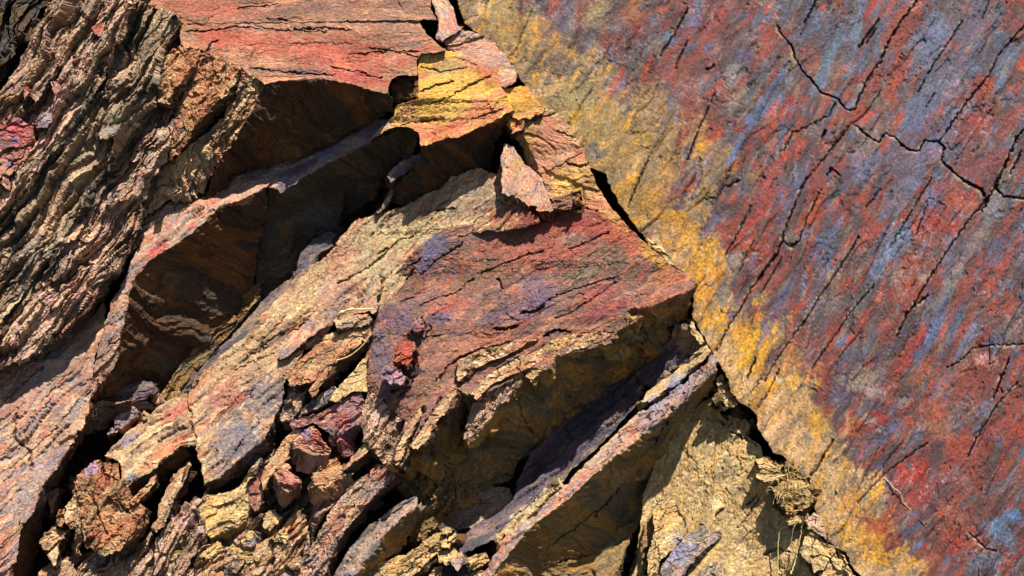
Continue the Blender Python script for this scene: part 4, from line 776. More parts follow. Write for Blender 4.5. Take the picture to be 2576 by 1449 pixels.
for lb, pl in [("tan splintered layer under the lower left rim of the red slab", [(1150,908),(1200,885),(1262,868),(1312,852),(1352,848),(1300,880),(1240,905),(1180,935),(1150,958)]),
               ("pale grey brown layer between the red slab's rim and its hanging finger", [(1182,985),(1235,938),(1300,900),(1370,868),(1406,858),(1400,882),(1340,915),(1290,935),(1240,965),(1200,1002)]),
               ("narrow tan layer crossing the red slab's lower left slope", [(1036,1120),(1070,1065),(1110,1010),(1140,965),(1150,985),(1120,1035),(1080,1090),(1050,1130)]),
               ("thin grey layer curling round the red slab's lower left end", [(990,1165),(1000,1120),(1025,1070),(1060,1020),(1066,1040),(1036,1090),(1014,1140),(1004,1172)])]:
    cx_, cy_ = np.mean([p[0] for p in pl]), np.mean([p[1] for p in pl])
    slab("rock_layer", lb, "layer", pl, h=h7(cx_, cy_)+4, g=(.02,.30), v=(6,12,-34), ang=38, pal='tan', sty='block', depth=50, upal='under')
slab("stone", "bright red chip set in the left end of the red slab", "stone", [(1004,868),(1020,860),(1040,861),(1042,880),(1040,905),(1026,930),(1012,916),(998,900)], h=88, g=(.1,.35), v=(4,6,-16), ang=50, pal='brick', sty='block', depth=20, cracks=[((2,8),[(998,892),(1030,902)])])
slab("stone", "pale pink quartz chip below the bright red chip", "stone", [(962,930),(990,921),(1004,930),(1020,948),(1010,966),(985,962),(966,954)], h=96, g=(.1,.35), v=(4,8,-20), ang=30, pal='lilac', sty='block', depth=20)
slab("stone", "dark red stone in a hole above the bright red chip", "stone", [(1034,815),(1050,800),(1068,806),(1066,828),(1050,838),(1036,830)], h=56, g=(.1,.35), v=(2,8,-20), ang=30, pal='crimson', sty='block', depth=30)
slab("rock_ledge", "crumbly grey tan ledge between the crimson block and the red slab's foot", "ledge", [(926,986),(965,1006),(1000,1036),(1018,1070),(1004,1120),(988,1166),(962,1168),(940,1135),(916,1104),(908,1060),(914,1020)], h=58, g=(.1,.3), v=(6,14,-50), ang=60, pal='schist', sty='semi', depth=120, upal='dark')
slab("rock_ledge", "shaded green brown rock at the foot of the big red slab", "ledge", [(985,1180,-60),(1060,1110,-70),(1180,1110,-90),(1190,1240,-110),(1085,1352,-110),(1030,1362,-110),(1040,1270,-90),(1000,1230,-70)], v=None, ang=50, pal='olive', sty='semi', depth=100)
# ---------------------------------------------------------------- thin slabs right of centre
rock("rock_slab", "dark purple shaded slab with a lit lower edge", "slab",
 [(1779,872,22),(1750,900,-2),(1700,935,-38),(1663,962,-58),(1625,975,-74),(1608,1008,-80),(1587,1033,-84),(1548,1078,-88),(1534,1098,-88),(1480,1145,-88),(1438,1183,-86),(1410,1222,-80),(1361,1262,-72),(1324,1300,-60),(1286,1330,-48),(1244,1356,-26),(1160,1396,-16),(1149,1370,-30),(1175,1345,-50),(1195,1325,-90),(1260,1290,-105),(1290,1262,-110),(1300,1215,-125),(1335,1140,-140),(1385,1090,-148),(1440,1045,-150),(1520,985,-150),(1600,930,-140),(1650,890,-100),(1690,850,-50),(1695,818,-12),(1723,815,0),(1762,847,14)],
 [tuple(range(33))], pal='purple', ang=40, sty='smooth', depth=110, matk='smooth',
 cracks=[((4,14),[(1690,938),(1725,905),(1765,885),(1779,876)]),((3,12),[(1597,945),(1615,970),(1625,975)]),((2,8),[(1600,935),(1640,905),(1670,880)]),((2,8),[(1420,1080),(1440,1110)]),((3,10),[(1290,1310),(1340,1270),(1380,1220)])])
slab("rock_slab", "tan and grey middle slab between two black slots", "slab", [(1779,868),(1793,886),(1775,905),(1740,935),(1700,965),(1663,990),(1630,1008),(1612,1012),(1625,985),(1650,965),(1690,940),(1722,912),(1740,895)], h=46, g=(.1,.3), v=(4,10,-40), ang=42, pal='pale', sty='smooth', depth=100, upal='under')
rock("rock_slab", "long narrow pinkish slab with a sharp lit top and brown side", "slab",
 [(1797,893,92),(1804,912,112),(1804,932,122),(1783,949,118),(1760,970,112),(1726,1008,102),(1680,1045,86),(1629,1082,72),(1560,1140,70),(1502,1185,68),(1431,1255,66),(1368,1301,64),(1325,1336,62),(1280,1395,60),(1237,1452,58),(1190,1560,50),(1150,1560,20),(1226,1432,34),(1248,1393,36),(1279,1347,40),(1315,1319,42),(1354,1291,44),(1390,1250,46),(1431,1213,46),(1500,1145,48),(1537,1103,48),(1604,1043,50),(1665,1000,54),(1726,955,66), # 0-28
  (1792,975,10),(1765,1012,-60),(1745,1060,-110),(1700,1150,-150),(1650,1215,-170),(1600,1275,-180),(1570,1350,-190),(1540,1460,-190),(1500,1580,-190),(1350,1450,-60),(1480,1300,-60),(1640,1140,-50)],
 [(tuple(range(29)),0), ((2,29,3),1),((3,29,30,4),1),((4,30,40,5),1),((5,40,6),1),((6,40,7),1),((7,40,39,8),1),((8,39,9),1),((9,39,10),1),((10,39,11),1),((11,39,38,12),1),((12,38,13),1),((13,38,14),1),((14,38,37,15),1),((30,31,32,40),1),((32,33,34,39,40),1),((34,35,36,38,39),1),((36,37,38),1)],
 pal='tanpink', ang=42, sty='smooth', usty='under', upal='underol', depth=80,
 cracks=[((3,14),[(1690,1050),(1660,1090),(1640,1110)]),((3,12),[(1500,1290),(1440,1330),(1380,1380)]),((4,14),[(1560,1230),(1530,1270),(1500,1300)]),((5,16),[(1600,1310),(1560,1370),(1520,1420)]),((3,12),[(1400,1420),(1500,1390),(1560,1340)])])
slab("rock_slab", "thin splintered slab below the shaded purple slab", "slab", [(1410,1224,16),(1361,1264,16),(1324,1302,16),(1286,1334,16),(1262,1350,14),(1246,1380,14),(1248,1350,4),(1280,1322,6),(1320,1290,6),(1360,1255,8)], v=(4,14,-40), ang=42, pal='pale', sty='block', depth=90, upal='under')
# shaded rocks at the foot
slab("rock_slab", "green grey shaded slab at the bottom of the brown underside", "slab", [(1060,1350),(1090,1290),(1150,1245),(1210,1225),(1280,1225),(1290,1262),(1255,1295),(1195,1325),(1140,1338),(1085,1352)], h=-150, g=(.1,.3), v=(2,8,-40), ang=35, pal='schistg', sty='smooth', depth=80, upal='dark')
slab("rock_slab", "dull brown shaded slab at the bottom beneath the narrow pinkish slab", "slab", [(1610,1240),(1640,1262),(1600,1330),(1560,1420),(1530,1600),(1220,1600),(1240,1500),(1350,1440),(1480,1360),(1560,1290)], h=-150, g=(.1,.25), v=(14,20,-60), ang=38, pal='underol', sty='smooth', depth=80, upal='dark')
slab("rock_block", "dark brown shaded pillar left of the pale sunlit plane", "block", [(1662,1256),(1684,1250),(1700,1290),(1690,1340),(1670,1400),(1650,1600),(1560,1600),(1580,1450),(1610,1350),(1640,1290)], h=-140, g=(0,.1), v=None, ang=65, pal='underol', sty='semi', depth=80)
# pale plane
rock("rock_slab", "large pale ochre plane right of the shaded underside", "slab",
 [(1790,1000,-52),(1815,1050,-30),(1860,1082,-10),(1912,1120,10),(1935,1190,22),(2000,1240,34),(2040,1300,46),(2075,1380,58),(2100,1440,68),(2340,1860,150),(1480,1900,-20),(1600,1420,-85),(1620,1240,-95),(1660,1130,-95),(1720,1040,-75),(1790,1240,-30)],
 [(k, (k+1) % 15, 15) for k in range(15)], pal='pale', ang=60, sty='grain', depth=120,
 cracks=[((3,12),[(1905,1245),(1880,1270)]),((3,14),[(1808,1060),(1850,1090),(1905,1120)]),((2,8),[(1855,1330),(1880,1300),(1910,1250)]),((4,14),[(1800,1300),(1820,1280)]),((4,12),[(1915,1118),(1925,1125)]),((3,12),[(1920,1395),(1960,1380),(1990,1390)])])
# rocks at the bottom standing before the pale plane
slab("rock_block", "cream and lilac rock with a pointed top on the pale plane", "block", [(1640,1285),(1663,1255),(1684,1246),(1698,1262),(1716,1298),(1730,1330),(1722,1352),(1690,1385),(1664,1412),(1650,1460),(1630,1460),(1630,1390),(1648,1330)], h=-24, g=(.0,.35), v=(14,18,-60), ang=55, pal='pale', sty='block', depth=80, upal='under')
slab("rock_block", "blue grey slab leaning to a point at the bottom", "block", [(1801,1296),(1806,1350),(1780,1370),(1748,1398),(1724,1452),(1700,1520),(1660,1520),(1664,1420),(1700,1378),(1734,1342),(1770,1318)], h=4, g=(.0,.35), v=(16,22,-60), ang=45, pal='grey', sty='block', depth=90, upal='dark')
slab("rock_block", "pale grey rounded rock at the bottom edge below the blue grey slab", "block", [(1797,1408),(1815,1430),(1826,1470),(1810,1540),(1730,1540),(1750,1450),(1772,1425)], h=10, g=(0,.3), v=(10,10,-40), ang=55, pal='schistg', sty='block', depth=80, upal='dark')
slab("rock_block", "shaded olive rock with a torn top at the edge of the sunlit plane", "block", [(1640,1282),(1660,1250),(1672,1252),(1668,1300),(1640,1360),(1628,1420),(1618,1440),(1610,1380),(1622,1320)], h=-70, g=(0,.2), v=(6,10,-30), ang=60, pal='olive', sty='block', depth=80, upal='dark')
# ---------------------------------------------------------------- stones along the lower crack
SB = dict(sty='block', usty='block', depth=60)
slab("stone", "pointed pale stone standing in the black crack", "stone", [(1832,1045),(1852,1036),(1868,1044),(1886,1068),(1882,1090),(1868,1102),(1852,1082),(1840,1064)], h=-14, g=(0,.3), v=(8,14,-36), ang=60, pal='pale', upal='under', **SB)
slab("stone", "dark shaded stone left of the pointed pale stone", "stone", [(1776,1000),(1800,1000),(1812,1020),(1806,1040),(1790,1046),(1774,1030)], h=-60, g=(0,.1), v=(4,8,-30), ang=60, pal='olive', upal='dark', **SB)
slab("stone", "crumbly tan strip of earth hanging at the head of the black crack", "earth", [(1806,952),(1818,942),(1826,962),(1830,978),(1846,1000),(1857,1020),(1846,1026),(1836,1020),(1822,1002),(1806,980)], h=14, g=(0,.2), v=(3,8,-30), ang=-60, pal='pale', sty='lump', usty='lump', depth=40)
slab("stone", "flat topmost layer of the stacked stones in the crack", "stone", [(1905,1152),(1920,1148),(1936,1150),(1944,1160),(1930,1163),(1908,1162)], h=26, g=(0,.6), v=(1,5,-16), ang=5, pal='pale', upal='under', **SB)
slab("stone", "middle layer of the stacked stones in the crack", "stone", [(1905,1168),(1925,1162),(1950,1166),(1958,1176),(1935,1179),(1908,1179)], h=34, g=(0,.6), v=(1,6,-18), ang=5, pal='pale', upal='under', **SB)
slab("stone", "broad bottom layer of the stacked stones in the crack", "stone", [(1903,1190),(1922,1180),(1950,1180),(1970,1190),(1964,1204),(1940,1210),(1918,1212),(1902,1204)], h=44, g=(0,.4), v=(2,12,-36), ang=5, pal='pale', upal='under', **SB)
lumps = [("largest earth lump tangled in the roots", [(1948,1230),(1962,1214),(1990,1205),(2020,1212),(2046,1232),(2052,1258),(2036,1276),(2010,1284),(1990,1300),(1975,1290),(1958,1262)], 66),
         ("small tan stone hanging below the root tangle", [(1978,1295),(1992,1290),(2008,1300),(2010,1312),(1998,1322),(1980,1310)], 70),
         ("brown flat stone caught under the roots", [(1962,1262),(1980,1258),(2000,1272),(1992,1292),(1978,1292)], 82)]
for lb, pl, hh in lumps:
    slab("earth_lump", lb, "lump", pl, h=hh, g=(0,.3), v=(3,12,-34), ang=20, pal='pale', sty='lump', usty='lump', depth=40, upal='under')
slab("stone", "cracked tan stone under the root tangle at the bottom", "stone", [(2016,1386),(2022,1352),(2040,1340),(2066,1352),(2090,1368),(2102,1384),(2092,1400),(2070,1428),(2050,1434),(2034,1410)], h=78, g=(0,.3), v=(4,12,-40), ang=-40, pal='pale', cracks=[((3,10),[(2040,1400),(2060,1396),(2090,1404)]),((2,8),[(2050,1350),(2044,1380)])], upal='under', **SB)
slab("stone", "tan stone at the bottom edge between two black slots", "stone", [(2092,1404),(2104,1392),(2118,1420),(2128,1452),(2140,1500),(2080,1500),(2060,1446),(2076,1430)], h=80, g=(0,.3), v=(4,10,-40), ang=-50, pal='pale', upal='under', **SB)
slab("stone", "narrow tan splinter beside the cliff at the bottom edge", "stone", [(2106,1380),(2120,1392),(2136,1426),(2150,1452),(2170,1500),(2146,1500),(2128,1446),(2112,1410)], h=74, g=(0,.3), v=(3,8,-30), ang=-55, pal='pale', upal='under', **SB)
slab("stone", "grey tan chip wedged in the black crack near its lower end", "stone", [(2050,1290),(2062,1300),(2080,1340),(2086,1362),(2070,1352),(2050,1336),(2036,1330),(2024,1312),(2036,1300)], h=70, g=(0,.3), v=(3,8,-30), ang=-40, pal='schist', **SB)
slab("stone", "small tan flake on the cliff's edge beside the red slab's shadow", "stone", [(1745,800),(1752,828),(1776,862),(1762,868),(1742,842),(1736,815)], h=14, g=(0,.3), v=(-2,4,-30), ang=-60, pal='pale', **SB)
slab("stone", "pale rolled bark like flake caught in the crack", "stone", [(1626,600),(1640,606),(1665,622),(1684,640),(1694,664),(1684,662),(1664,640),(1640,622)], h=34, g=(0,.3), v=(2,5,-20), ang=-40, pal='pale', **SB)

# ---------------------------------------------------------------- lower left blocks
rock("rock_block", "tan and orange block with a reddish lower edge over a black gap", "block",
 [(470,990,-100),(406,1022,-90),(353,1068,-80),(300,1110,-70),(262,1146,-60),(304,1164,-30),(302,1206,-10),(321,1228,0),(339,1206,4),(392,1181,8),(403,1163,8),(459,1118,0),(494,1110,-20),(476,1070,-50),
  (330,1262,-50),(380,1240,-90),(430,1200,-110),(480,1160,-120)],
 [((0,1,2,3,4,5,6,7,8,9,10,11,12,13),0),((7,14,8),1),((8,14,15,9),1),((9,15,16,10),1),((10,16,11),1),((11,16,17,12),1)], pal='tan', ang=42, sty='smooth', depth=130, upal='under',
 cracks=[((3,10),[(400,1110),(450,1080),(480,1070)]),((2,9),[(330,1140),(400,1090)])])
rock("rock_block", "lumpy orange brown mass with a lilac top in the lower left", "block",
 [(254,1157,-20),(226,1167,-15),(198,1197,-10),(190,1230,-6),(200,1290,10),(206,1330,24),(214,1372,36),(240,1386,44),(262,1400,48),(300,1386,50),(330,1350,46),(352,1308,40),(366,1280,20),(340,1260,20),(322,1228,14),(300,1206,6),(300,1166,-10),
  (320,1420,-50),(370,1340,-60),(384,1290,-60)],
 [((0,1,2,3,4,5,6,7,8,9,10,11,12,13,14,15,16),0),((9,17,18,10),1),((10,18,11),1),((11,18,19,12),1)], pal='orange', ang=60, sty='lump', usty='semi', depth=140, upal='under',
 cracks=[((5,18),[(256,1160),(262,1190),(300,1210)]),((4,14),[(230,1240),(250,1300),(270,1340)]),((5,16),[(290,1260),(330,1290),(350,1300)])])
slab("rock_shard", "curved orange shard under the tip of the tan block", "shard", [(392,1186),(390,1208),(370,1236),(352,1252),(336,1272),(324,1258),(344,1246),(366,1222)], h=10, g=(0,.4), v=(6,14,-50), ang=45, pal='orange', sty='block', depth=90, upal='under')
rock("rock_rib", "thin tan rib standing upright between two black gaps", "rib",
 [(477,1158,-10),(438,1192,-6),(412,1231,-2),(399,1273,6),(388,1336,14),(396,1334,22),(412,1322,26),(430,1280,26),(444,1252,24),(474,1196,14),(480,1170,0),(492,1190,-60),(460,1260,-60),(430,1330,-60)],
 [((0,1,2,3,4,5,6,7,8,9,10),0),((10,11,9),1),((9,11,12,8),1),((8,12,7),1),((7,12,13,6),1)], pal='tan', ang=60, sty='block', depth=110, upal='under')
slab("rock_block", "small pink topped wedge in the black gap at left", "block", [(117,1236),(130,1228),(150,1226),(146,1244),(140,1272),(134,1290),(126,1290),(122,1260)], h=-30, g=(0,.3), v=(8,20,-50), ang=70, pal='brick', sty='block', depth=90, upal='dark')
slab("rock_block", "tan pointed stone catching light near the bottom left", "stone", [(99,1361),(110,1342),(131,1328),(173,1332),(160,1346),(146,1356),(132,1372),(116,1380)], h=-14, g=(0,.4), v=(6,16,-50), ang=30, pal='tan', sty='block', depth=90, upal='under')
slab("stone", "small upright brown stone above the tan pointed one", "stone", [(148,1284),(162,1283),(166,1300),(160,1326),(142,1324),(142,1302)], h=-4, g=(0,.3), v=(4,6,-30), ang=75, pal='orange', sty='lump', depth=80)
slab("stone", "tapering stone below the tan pointed one at bottom left", "stone", [(148,1362),(150,1390),(138,1426),(124,1410),(120,1398),(134,1374)], h=2, g=(0,.3), v=(14,12,-40), ang=65, pal='tan', sty='block', depth=80, upal='under')
rock("rock_block", "rough brown lumps hanging above the tan pointed stone", "block",
 [(198,1216,-8),(205,1250,0),(208,1300,8),(204,1340,10),(196,1400,10),(186,1390,4),(190,1330,0),(176,1330,-4),(166,1310,-8),(170,1280,-14),(186,1250,-14)], [tuple(range(11))], pal='tan', ang=65, sty='lump', depth=110)
slab("rock_block", "pale tan lump at the very bottom left under the gap", "stone", [(98,1438),(130,1412),(162,1404),(196,1440),(190,1540),(80,1540)], h=-30, g=(0,.4), v=None, ang=50, pal='tan', sty='block', depth=90)
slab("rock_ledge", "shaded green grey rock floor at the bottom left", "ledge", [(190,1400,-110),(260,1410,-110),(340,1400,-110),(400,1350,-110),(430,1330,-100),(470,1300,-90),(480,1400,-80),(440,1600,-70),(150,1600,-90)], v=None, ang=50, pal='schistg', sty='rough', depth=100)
rock("rock_block", "big pale yellow rounded block above the bottom rubble", "block",
 [(632,1206,-20),(600,1224,-24),(560,1236,-26),(516,1245,-26),(492,1272,-24),(502,1310,-6),(508,1330,6),(530,1352,16),(575,1338,20),(618,1310,18),(630,1280,10),(634,1240,0),
  (536,1372,-40),(580,1362,-50),(630,1340,-60),(650,1300,-60)],
 [((0,1,2,3,4,5,6,7,8,9,10,11),0),((7,12,13,8),1),((8,13,14,9),1),((9,14,15,10),1)], pal='pale', ang=30, sty='block', depth=120, upal='underol')
slab("rock_rib", "tan crumbly rib between the yellow block and the thin rib", "rib", [(520,1222,-40),(500,1245,-34),(470,1270,-26),(440,1300,-20),(410,1330,-10),(392,1345,-4),(388,1440,20),(380,1540,20),(470,1540,20),(490,1440,14),(510,1370,10),(500,1310,0),(488,1276,-14)], v=(12,16,-50), ang=62, pal='schist', sty='rough', depth=120, upal='dark')
slab("rock_block", "small brown column right of the pale yellow block", "block", [(652,1172),(648,1200),(664,1230),(660,1262),(640,1290),(626,1262),(626,1216),(634,1190)], h=10, g=(0,.2), v=(8,14,-50), ang=70, pal='brick', sty='block', depth=100, upal='under')
slab("rock_block", "brick red cube with a lilac stained corner in the lower middle", "block", [(735,1112),(763,1082),(791,1070),(802,1090),(812,1107),(833,1130),(826,1142),(800,1150),(780,1142),(758,1138)], h=52, g=(.1,.45), v=(-10,48,-46), ang=-30, pal='brick', sty='block', usty='block', depth=90, upal='brick')
slab("rock_block", "pink topped cube below the brick red one", "block", [(685,1188),(700,1182),(724,1180),(742,1194),(756,1206),(736,1224),(722,1238),(704,1222)], h=52, g=(.1,.4), v=(-6,36,-40), ang=-20, pal='brick', sty='block', usty='block', depth=90, upal='brick')
slab("rock_block", "flat tan chip tucked above the pink topped cube", "block", [(686,1180),(694,1170),(716,1166),(732,1172),(724,1178),(704,1182)], h=30, g=(.1,.4), v=(0,4,-18), ang=20, pal='orange', sty='block', depth=60)
rock("rock_block", "crimson and purple block in the lower middle", "block",
 [(727,1056,20),(780,1046,24),(815,1034,24),(858,1008,24),(905,980,20),(918,1018,30),(914,1050,42),(900,1066,48),(870,1084,54),(850,1094,54),(832,1090,46),(812,1080,40),(790,1066,38),(764,1072,30),(735,1080,28),
  (912,1090,-10),(896,1124,-10),(868,1152,0),(846,1136,12),(838,1112,24)],
 [((0,1,2,3,4,5,6,7,8,9,10,11,12,13,14),0),((6,15,7),0),((7,15,16,8),0),((8,16,17,9),0),((9,17,18,10),0),((10,18,19),0)], pal='crimson', ang=35, sty='block', depth=110)
slab("rock_block", "orange tan block below the crimson one with a notched lower face", "block", [(784,1190),(812,1172),(830,1156),(847,1151),(858,1168),(869,1194),(850,1208),(830,1216),(812,1222),(790,1224)], h=48, g=(.1,.4), v=(-6,40,-44), ang=30, pal='orange', sty='block', usty='lump', depth=100, upal='orange')
slab("rock_rib", "orange rib curving down left of the brick red cube", "rib", [(740,1082),(766,1076),(752,1096),(734,1122),(728,1150),(700,1176),(680,1200),(664,1232),(656,1200),(668,1170),(690,1140),(710,1110)], h=26, g=(.1,.3), v=(10,10,-40), ang=50, pal='orange', sty='block', depth=90, upal='under')
slab("stone", "small pale stone in the dark hollow below the pink topped cube", "stone", [(660,1296),(676,1286),(692,1282),(704,1300),(690,1316),(678,1328),(664,1318)], h=0, g=(.1,.4), v=(4,10,-34), ang=30, pal='pale', sty='block', depth=90)
slab("rock_shard", "slim bright shard pointing up left of the brown column", "shard", [(652,1150),(646,1176),(636,1200),(622,1214),(626,1190),(636,1170)], h=20, g=(.1,.3), v=(4,6,-20), ang=65, pal='pale', sty='block', depth=60)
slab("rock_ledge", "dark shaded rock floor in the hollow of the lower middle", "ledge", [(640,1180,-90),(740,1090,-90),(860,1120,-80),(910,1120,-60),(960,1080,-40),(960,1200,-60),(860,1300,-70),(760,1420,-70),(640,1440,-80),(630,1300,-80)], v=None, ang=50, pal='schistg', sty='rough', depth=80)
# ---------------------------------------------------------------- bottom rubble
RB = dict(sty='block', usty='lump', upal='under', depth=80)
slab("stone", "pale slab like stone at the bottom left of centre", "stone", [(560,1376),(597,1356),(625,1370),(650,1393),(655,1406),(636,1412),(612,1412),(590,1396),(572,1390)], h=18, g=(0,.4), v=(4,12,-34), ang=-25, pal='pale', **RB)
slab("stone", "round curled nodule with ring like layers at the bottom", "nodule", [(562,1400),(574,1384),(592,1384),(606,1396),(608,1420),(594,1438),(574,1434),(562,1420)], h=30, g=(0,.3), v=(4,8,-26), ang=60, pal='schist', sty='lump', usty='lump', depth=60, cracks=[((2.5,9),[(572,1412),(576,1398),(590,1394),(600,1406),(598,1422),(584,1430)]),((2,8),[(582,1414),(586,1406),(592,1412)])])
slab("stone", "broken pale stone right of the curled nodule", "stone", [(682,1354),(704,1336),(722,1344),(740,1360),(724,1366),(706,1360),(694,1366)], h=22, g=(0,.5), v=(2,6,-24), ang=-20, pal='pale', **RB)
slab("stone", "rounded brown stone under the broken pale stone", "stone", [(694,1370),(716,1364),(738,1364),(752,1388),(762,1408),(750,1430),(730,1434),(716,1416),(700,1410),(688,1396)], h=26, g=(0,.4), v=(4,12,-36), ang=30, pal='tan', **RB)
slab("stone", "pinkish stone at the bottom edge left of centre", "stone", [(612,1436),(630,1420),(668,1414),(700,1420),(728,1430),(736,1452),(730,1530),(600,1530)], h=24, g=(0,.4), v=(4,12,-30), ang=20, pal='tanpink', **RB)
slab("stone", "shaded blue grey stone behind the bottom rubble", "stone", [(640,1330),(668,1310),(700,1316),(722,1330),(700,1350),(684,1366),(660,1390),(646,1380)], h=-20, g=(0,.2), v=(4,10,-30), ang=40, pal='purple', **RB)
slab("stone", "pale bottom stone left of the curled nodule", "stone", [(500,1452),(520,1430),(548,1420),(574,1440),(600,1446),(600,1530),(490,1530)], h=16, g=(0,.4), v=(4,12,-30), ang=20, pal='schist', **RB)
slab("stone", "small cream stone below the pale yellow block", "stone", [(520,1380),(536,1364),(556,1362),(560,1376),(544,1398),(528,1412),(518,1400)], h=10, g=(0,.4), v=(4,10,-30), ang=50, pal='pale', **RB)
slab("rock_slab", "pink and orange slab running down to the bottom edge", "slab",
 [(1000,1182,70),(996,1200,76),(960,1232,80),(930,1265,82),(902,1294,82),(877,1326,80),(840,1385,76),(812,1452,70),(780,1560,60),(730,1560,30),(752,1440,40),(770,1400,44),(800,1345,50),(832,1286,54),(850,1262,56),(884,1222,60),(930,1186,62),(951,1168,62),(975,1170,66)], v=(14,22,-70), ang=48, pal='tanpink', sty='semi', depth=120, upal='under')
slab("rock_block", "small tan slab end above the pink and orange slab", "block", [(862,1182),(885,1150),(912,1118),(937,1102),(936,1128),(912,1148),(890,1164),(872,1182)], h=60, g=(.1,.3), v=(10,20,-60), ang=45, pal='tan', sty='block', depth=100, upal='dark')
rock("rock_rib", "tan crumbly rib left of the pink and orange slab", "rib",
 [(900,1200,20),(872,1226,24),(845,1262,26),(826,1290,28),(796,1344,28),(764,1400,28),(740,1452,26),(716,1560,20),(700,1560,0),(728,1430,6),(748,1350,8),(765,1290,6),(786,1256,6),(820,1228,6),(860,1200,6)],
 [tuple(range(15))], pal='schist', ang=58, sty='rough', depth=120)
rock("rock_slab", "grey tan slab with a blunt square upper end", "slab",
 [(1043,1248,66),(1051,1256,74),(1050,1270,80),(1007,1312,84),(972,1336,84),(947,1382,84),(912,1414,82),(884,1446,80),(850,1560,70),(800,1560,40),(842,1446,52),(877,1386,56),(920,1340,58),(951,1308,60),(1007,1262,62),
  (1060,1290,-10),(1030,1350,-30),(1010,1390,-30),(940,1440,-30),(910,1560,-30)],
 [((0,1,2,3,4,5,6,7,8,9,10,11,12,13,14),0),((2,15,16,3),1),((3,16,4),1),((4,16,17,5),1),((5,17,18,6),1),((6,18,7),1),((7,18,19,8),1)], pal='grey', ang=44, sty='smooth', depth=110, upal='underol',
 cracks=[((2,10),[(1035,1255),(990,1290),(960,1310)])])
slab("rock_slab", "pale bottom slab sunlit below the grey tan slab", "slab", [(1140,1332,20),(1110,1340,14),(1078,1350,10),(1050,1376,8),(1020,1398,6),(960,1420,4),(905,1446,0),(860,1540,0),(1000,1540,44),(1040,1450,40),(1064,1425,40),(1084,1408,36),(1106,1386,34),(1122,1360,30)], v=(8,16,-50), ang=30, pal='pale', sty='block', usty='semi', depth=90, upal='under', cracks=[((3,12),[(1020,1440),(1050,1405),(1090,1380)])])
G_ = "small broken stones"
for lb, pl, hh, pal_ in [
  ("cream chip on top of the sunlit rubble", [(1112,1330),(1128,1326),(1136,1336),(1124,1348),(1110,1344)], 34, 'pale'),
  ("cream wedge next to the topmost chip of the sunlit rubble", [(1128,1350),(1146,1340),(1150,1352),(1140,1366),(1126,1364)], 38, 'pale'),
  ("round little cream stone below the two rubble chips", [(1108,1360),(1124,1356),(1136,1366),(1130,1378),(1112,1378)], 40, 'pale'),
  ("pale hooked stone under the splintered slab", [(1102,1394),(1116,1384),(1140,1376),(1152,1386),(1146,1402),(1124,1412),(1106,1416)], 30, 'pale'),
  ("tan angular chip between two bottom stones", [(1142,1394),(1158,1388),(1166,1402),(1164,1424),(1146,1416),(1140,1404)], 34, 'tanpink'),
  ("long cream stone above the bottom edge", [(1172,1404),(1192,1398),(1222,1392),(1230,1408),(1214,1424),(1190,1432),(1174,1426)], 34, 'pale'),
  ("cream stone cut by the bottom edge", [(1174,1440),(1196,1436),(1222,1440),(1226,1470),(1180,1470)], 26, 'pale'),
  ("tan stone at the bottom edge beneath the hooked stone", [(1080,1446),(1092,1428),(1112,1424),(1106,1450),(1096,1480),(1076,1480)], 24, 'tan'),
  ("dark shaded stone behind the hooked stone", [(1106,1448),(1118,1424),(1150,1414),(1160,1440),(1150,1480),(1110,1480)], 0, 'dark')]:
    slab("stone", lb, "stone", pl, h=hh, g=(0,.4), v=(3,10,-30), ang=30, pal=pal_, group=G_, **RB)
slab("rock_ledge", "crumbling tan bedrock under the loose stones at the bottom edge", "ledge", [(500,1340),(560,1330),(640,1310),(700,1290),(755,1270),(775,1330),(765,1400),(740,1600),(480,1600),(490,1430)], h=-4, g=(0,.3), v=None, ang=55, pal='tan', sty='rough', depth=90)
slab("rock_ledge", "crumbling tan rock under the orange brown lumps at bottom left", "ledge", [(180,1380),(260,1396),(330,1380),(386,1330),(396,1440),(380,1600),(120,1600),(150,1450)], h=-30, g=(0,.3), v=None, ang=60, pal='schist', sty='rough', depth=90)
# lumpy fill of small chips in the gullies
chip_rs = np.random.RandomState(11)
zones = [((500,1420),(760,1449),9,14), ((960,1180),(1100,1240),0,-30), ((250,1000),(420,1060),8,-150), ((150,1400),(420,1440),12,-60), ((640,1400),(760,1440),6,16), ((1820,1050),(1900,1110),5,-40), ((1950,1160),(1990,1190),6,26), ((560,1340),(640,1370),6,4), ((420,1240),(470,1420),8,-10), ((1800,950),(1840,1010),5,0)]
ci = 0
for (x0, y0), (x1, y1), nn, hh in zones:
    for _ in range(nn):
        cx, cy = chip_rs.uniform(x0, x1), chip_rs.uniform(y0, y1); r = chip_rs.uniform(6, 15); k = chip_rs.randint(5, 8)
        an = np.sort(chip_rs.uniform(0, 6.283, k)+np.arange(k)*.01); an = np.linspace(0, 6.283, k, endpoint=False)+chip_rs.uniform(-.35, .35, k)
        rr_ = r*chip_rs.uniform(.6, 1.2, k); th = chip_rs.uniform(-1, .2)
        pl = []
        for a_, q_ in zip(an, rr_):
            x_, y_ = math.cos(a_)*q_*1.35, math.sin(a_)*q_*.8
            pl.append((cx+x_*math.cos(th)-y_*math.sin(th), cy+x_*math.sin(th)+y_*math.cos(th)))
        slab("rock_chip", "small angular rock chip lying loose in a gap between the slabs", "chip", pl, h=hh+chip_rs.uniform(0, 20), g=(chip_rs.uniform(-.2,.3), chip_rs.uniform(.1,.6)), v=(3,6,-16), ang=chip_rs.uniform(20,70), pal=(['tan','pale','schist','brick','grey'] if cx < 1700 else ['pale','olive'])[ci % (5 if cx < 1700 else 2)], sty='block', usty='block', depth=24, group="loose rock chips", seed=ci, under=False)
        ci += 1
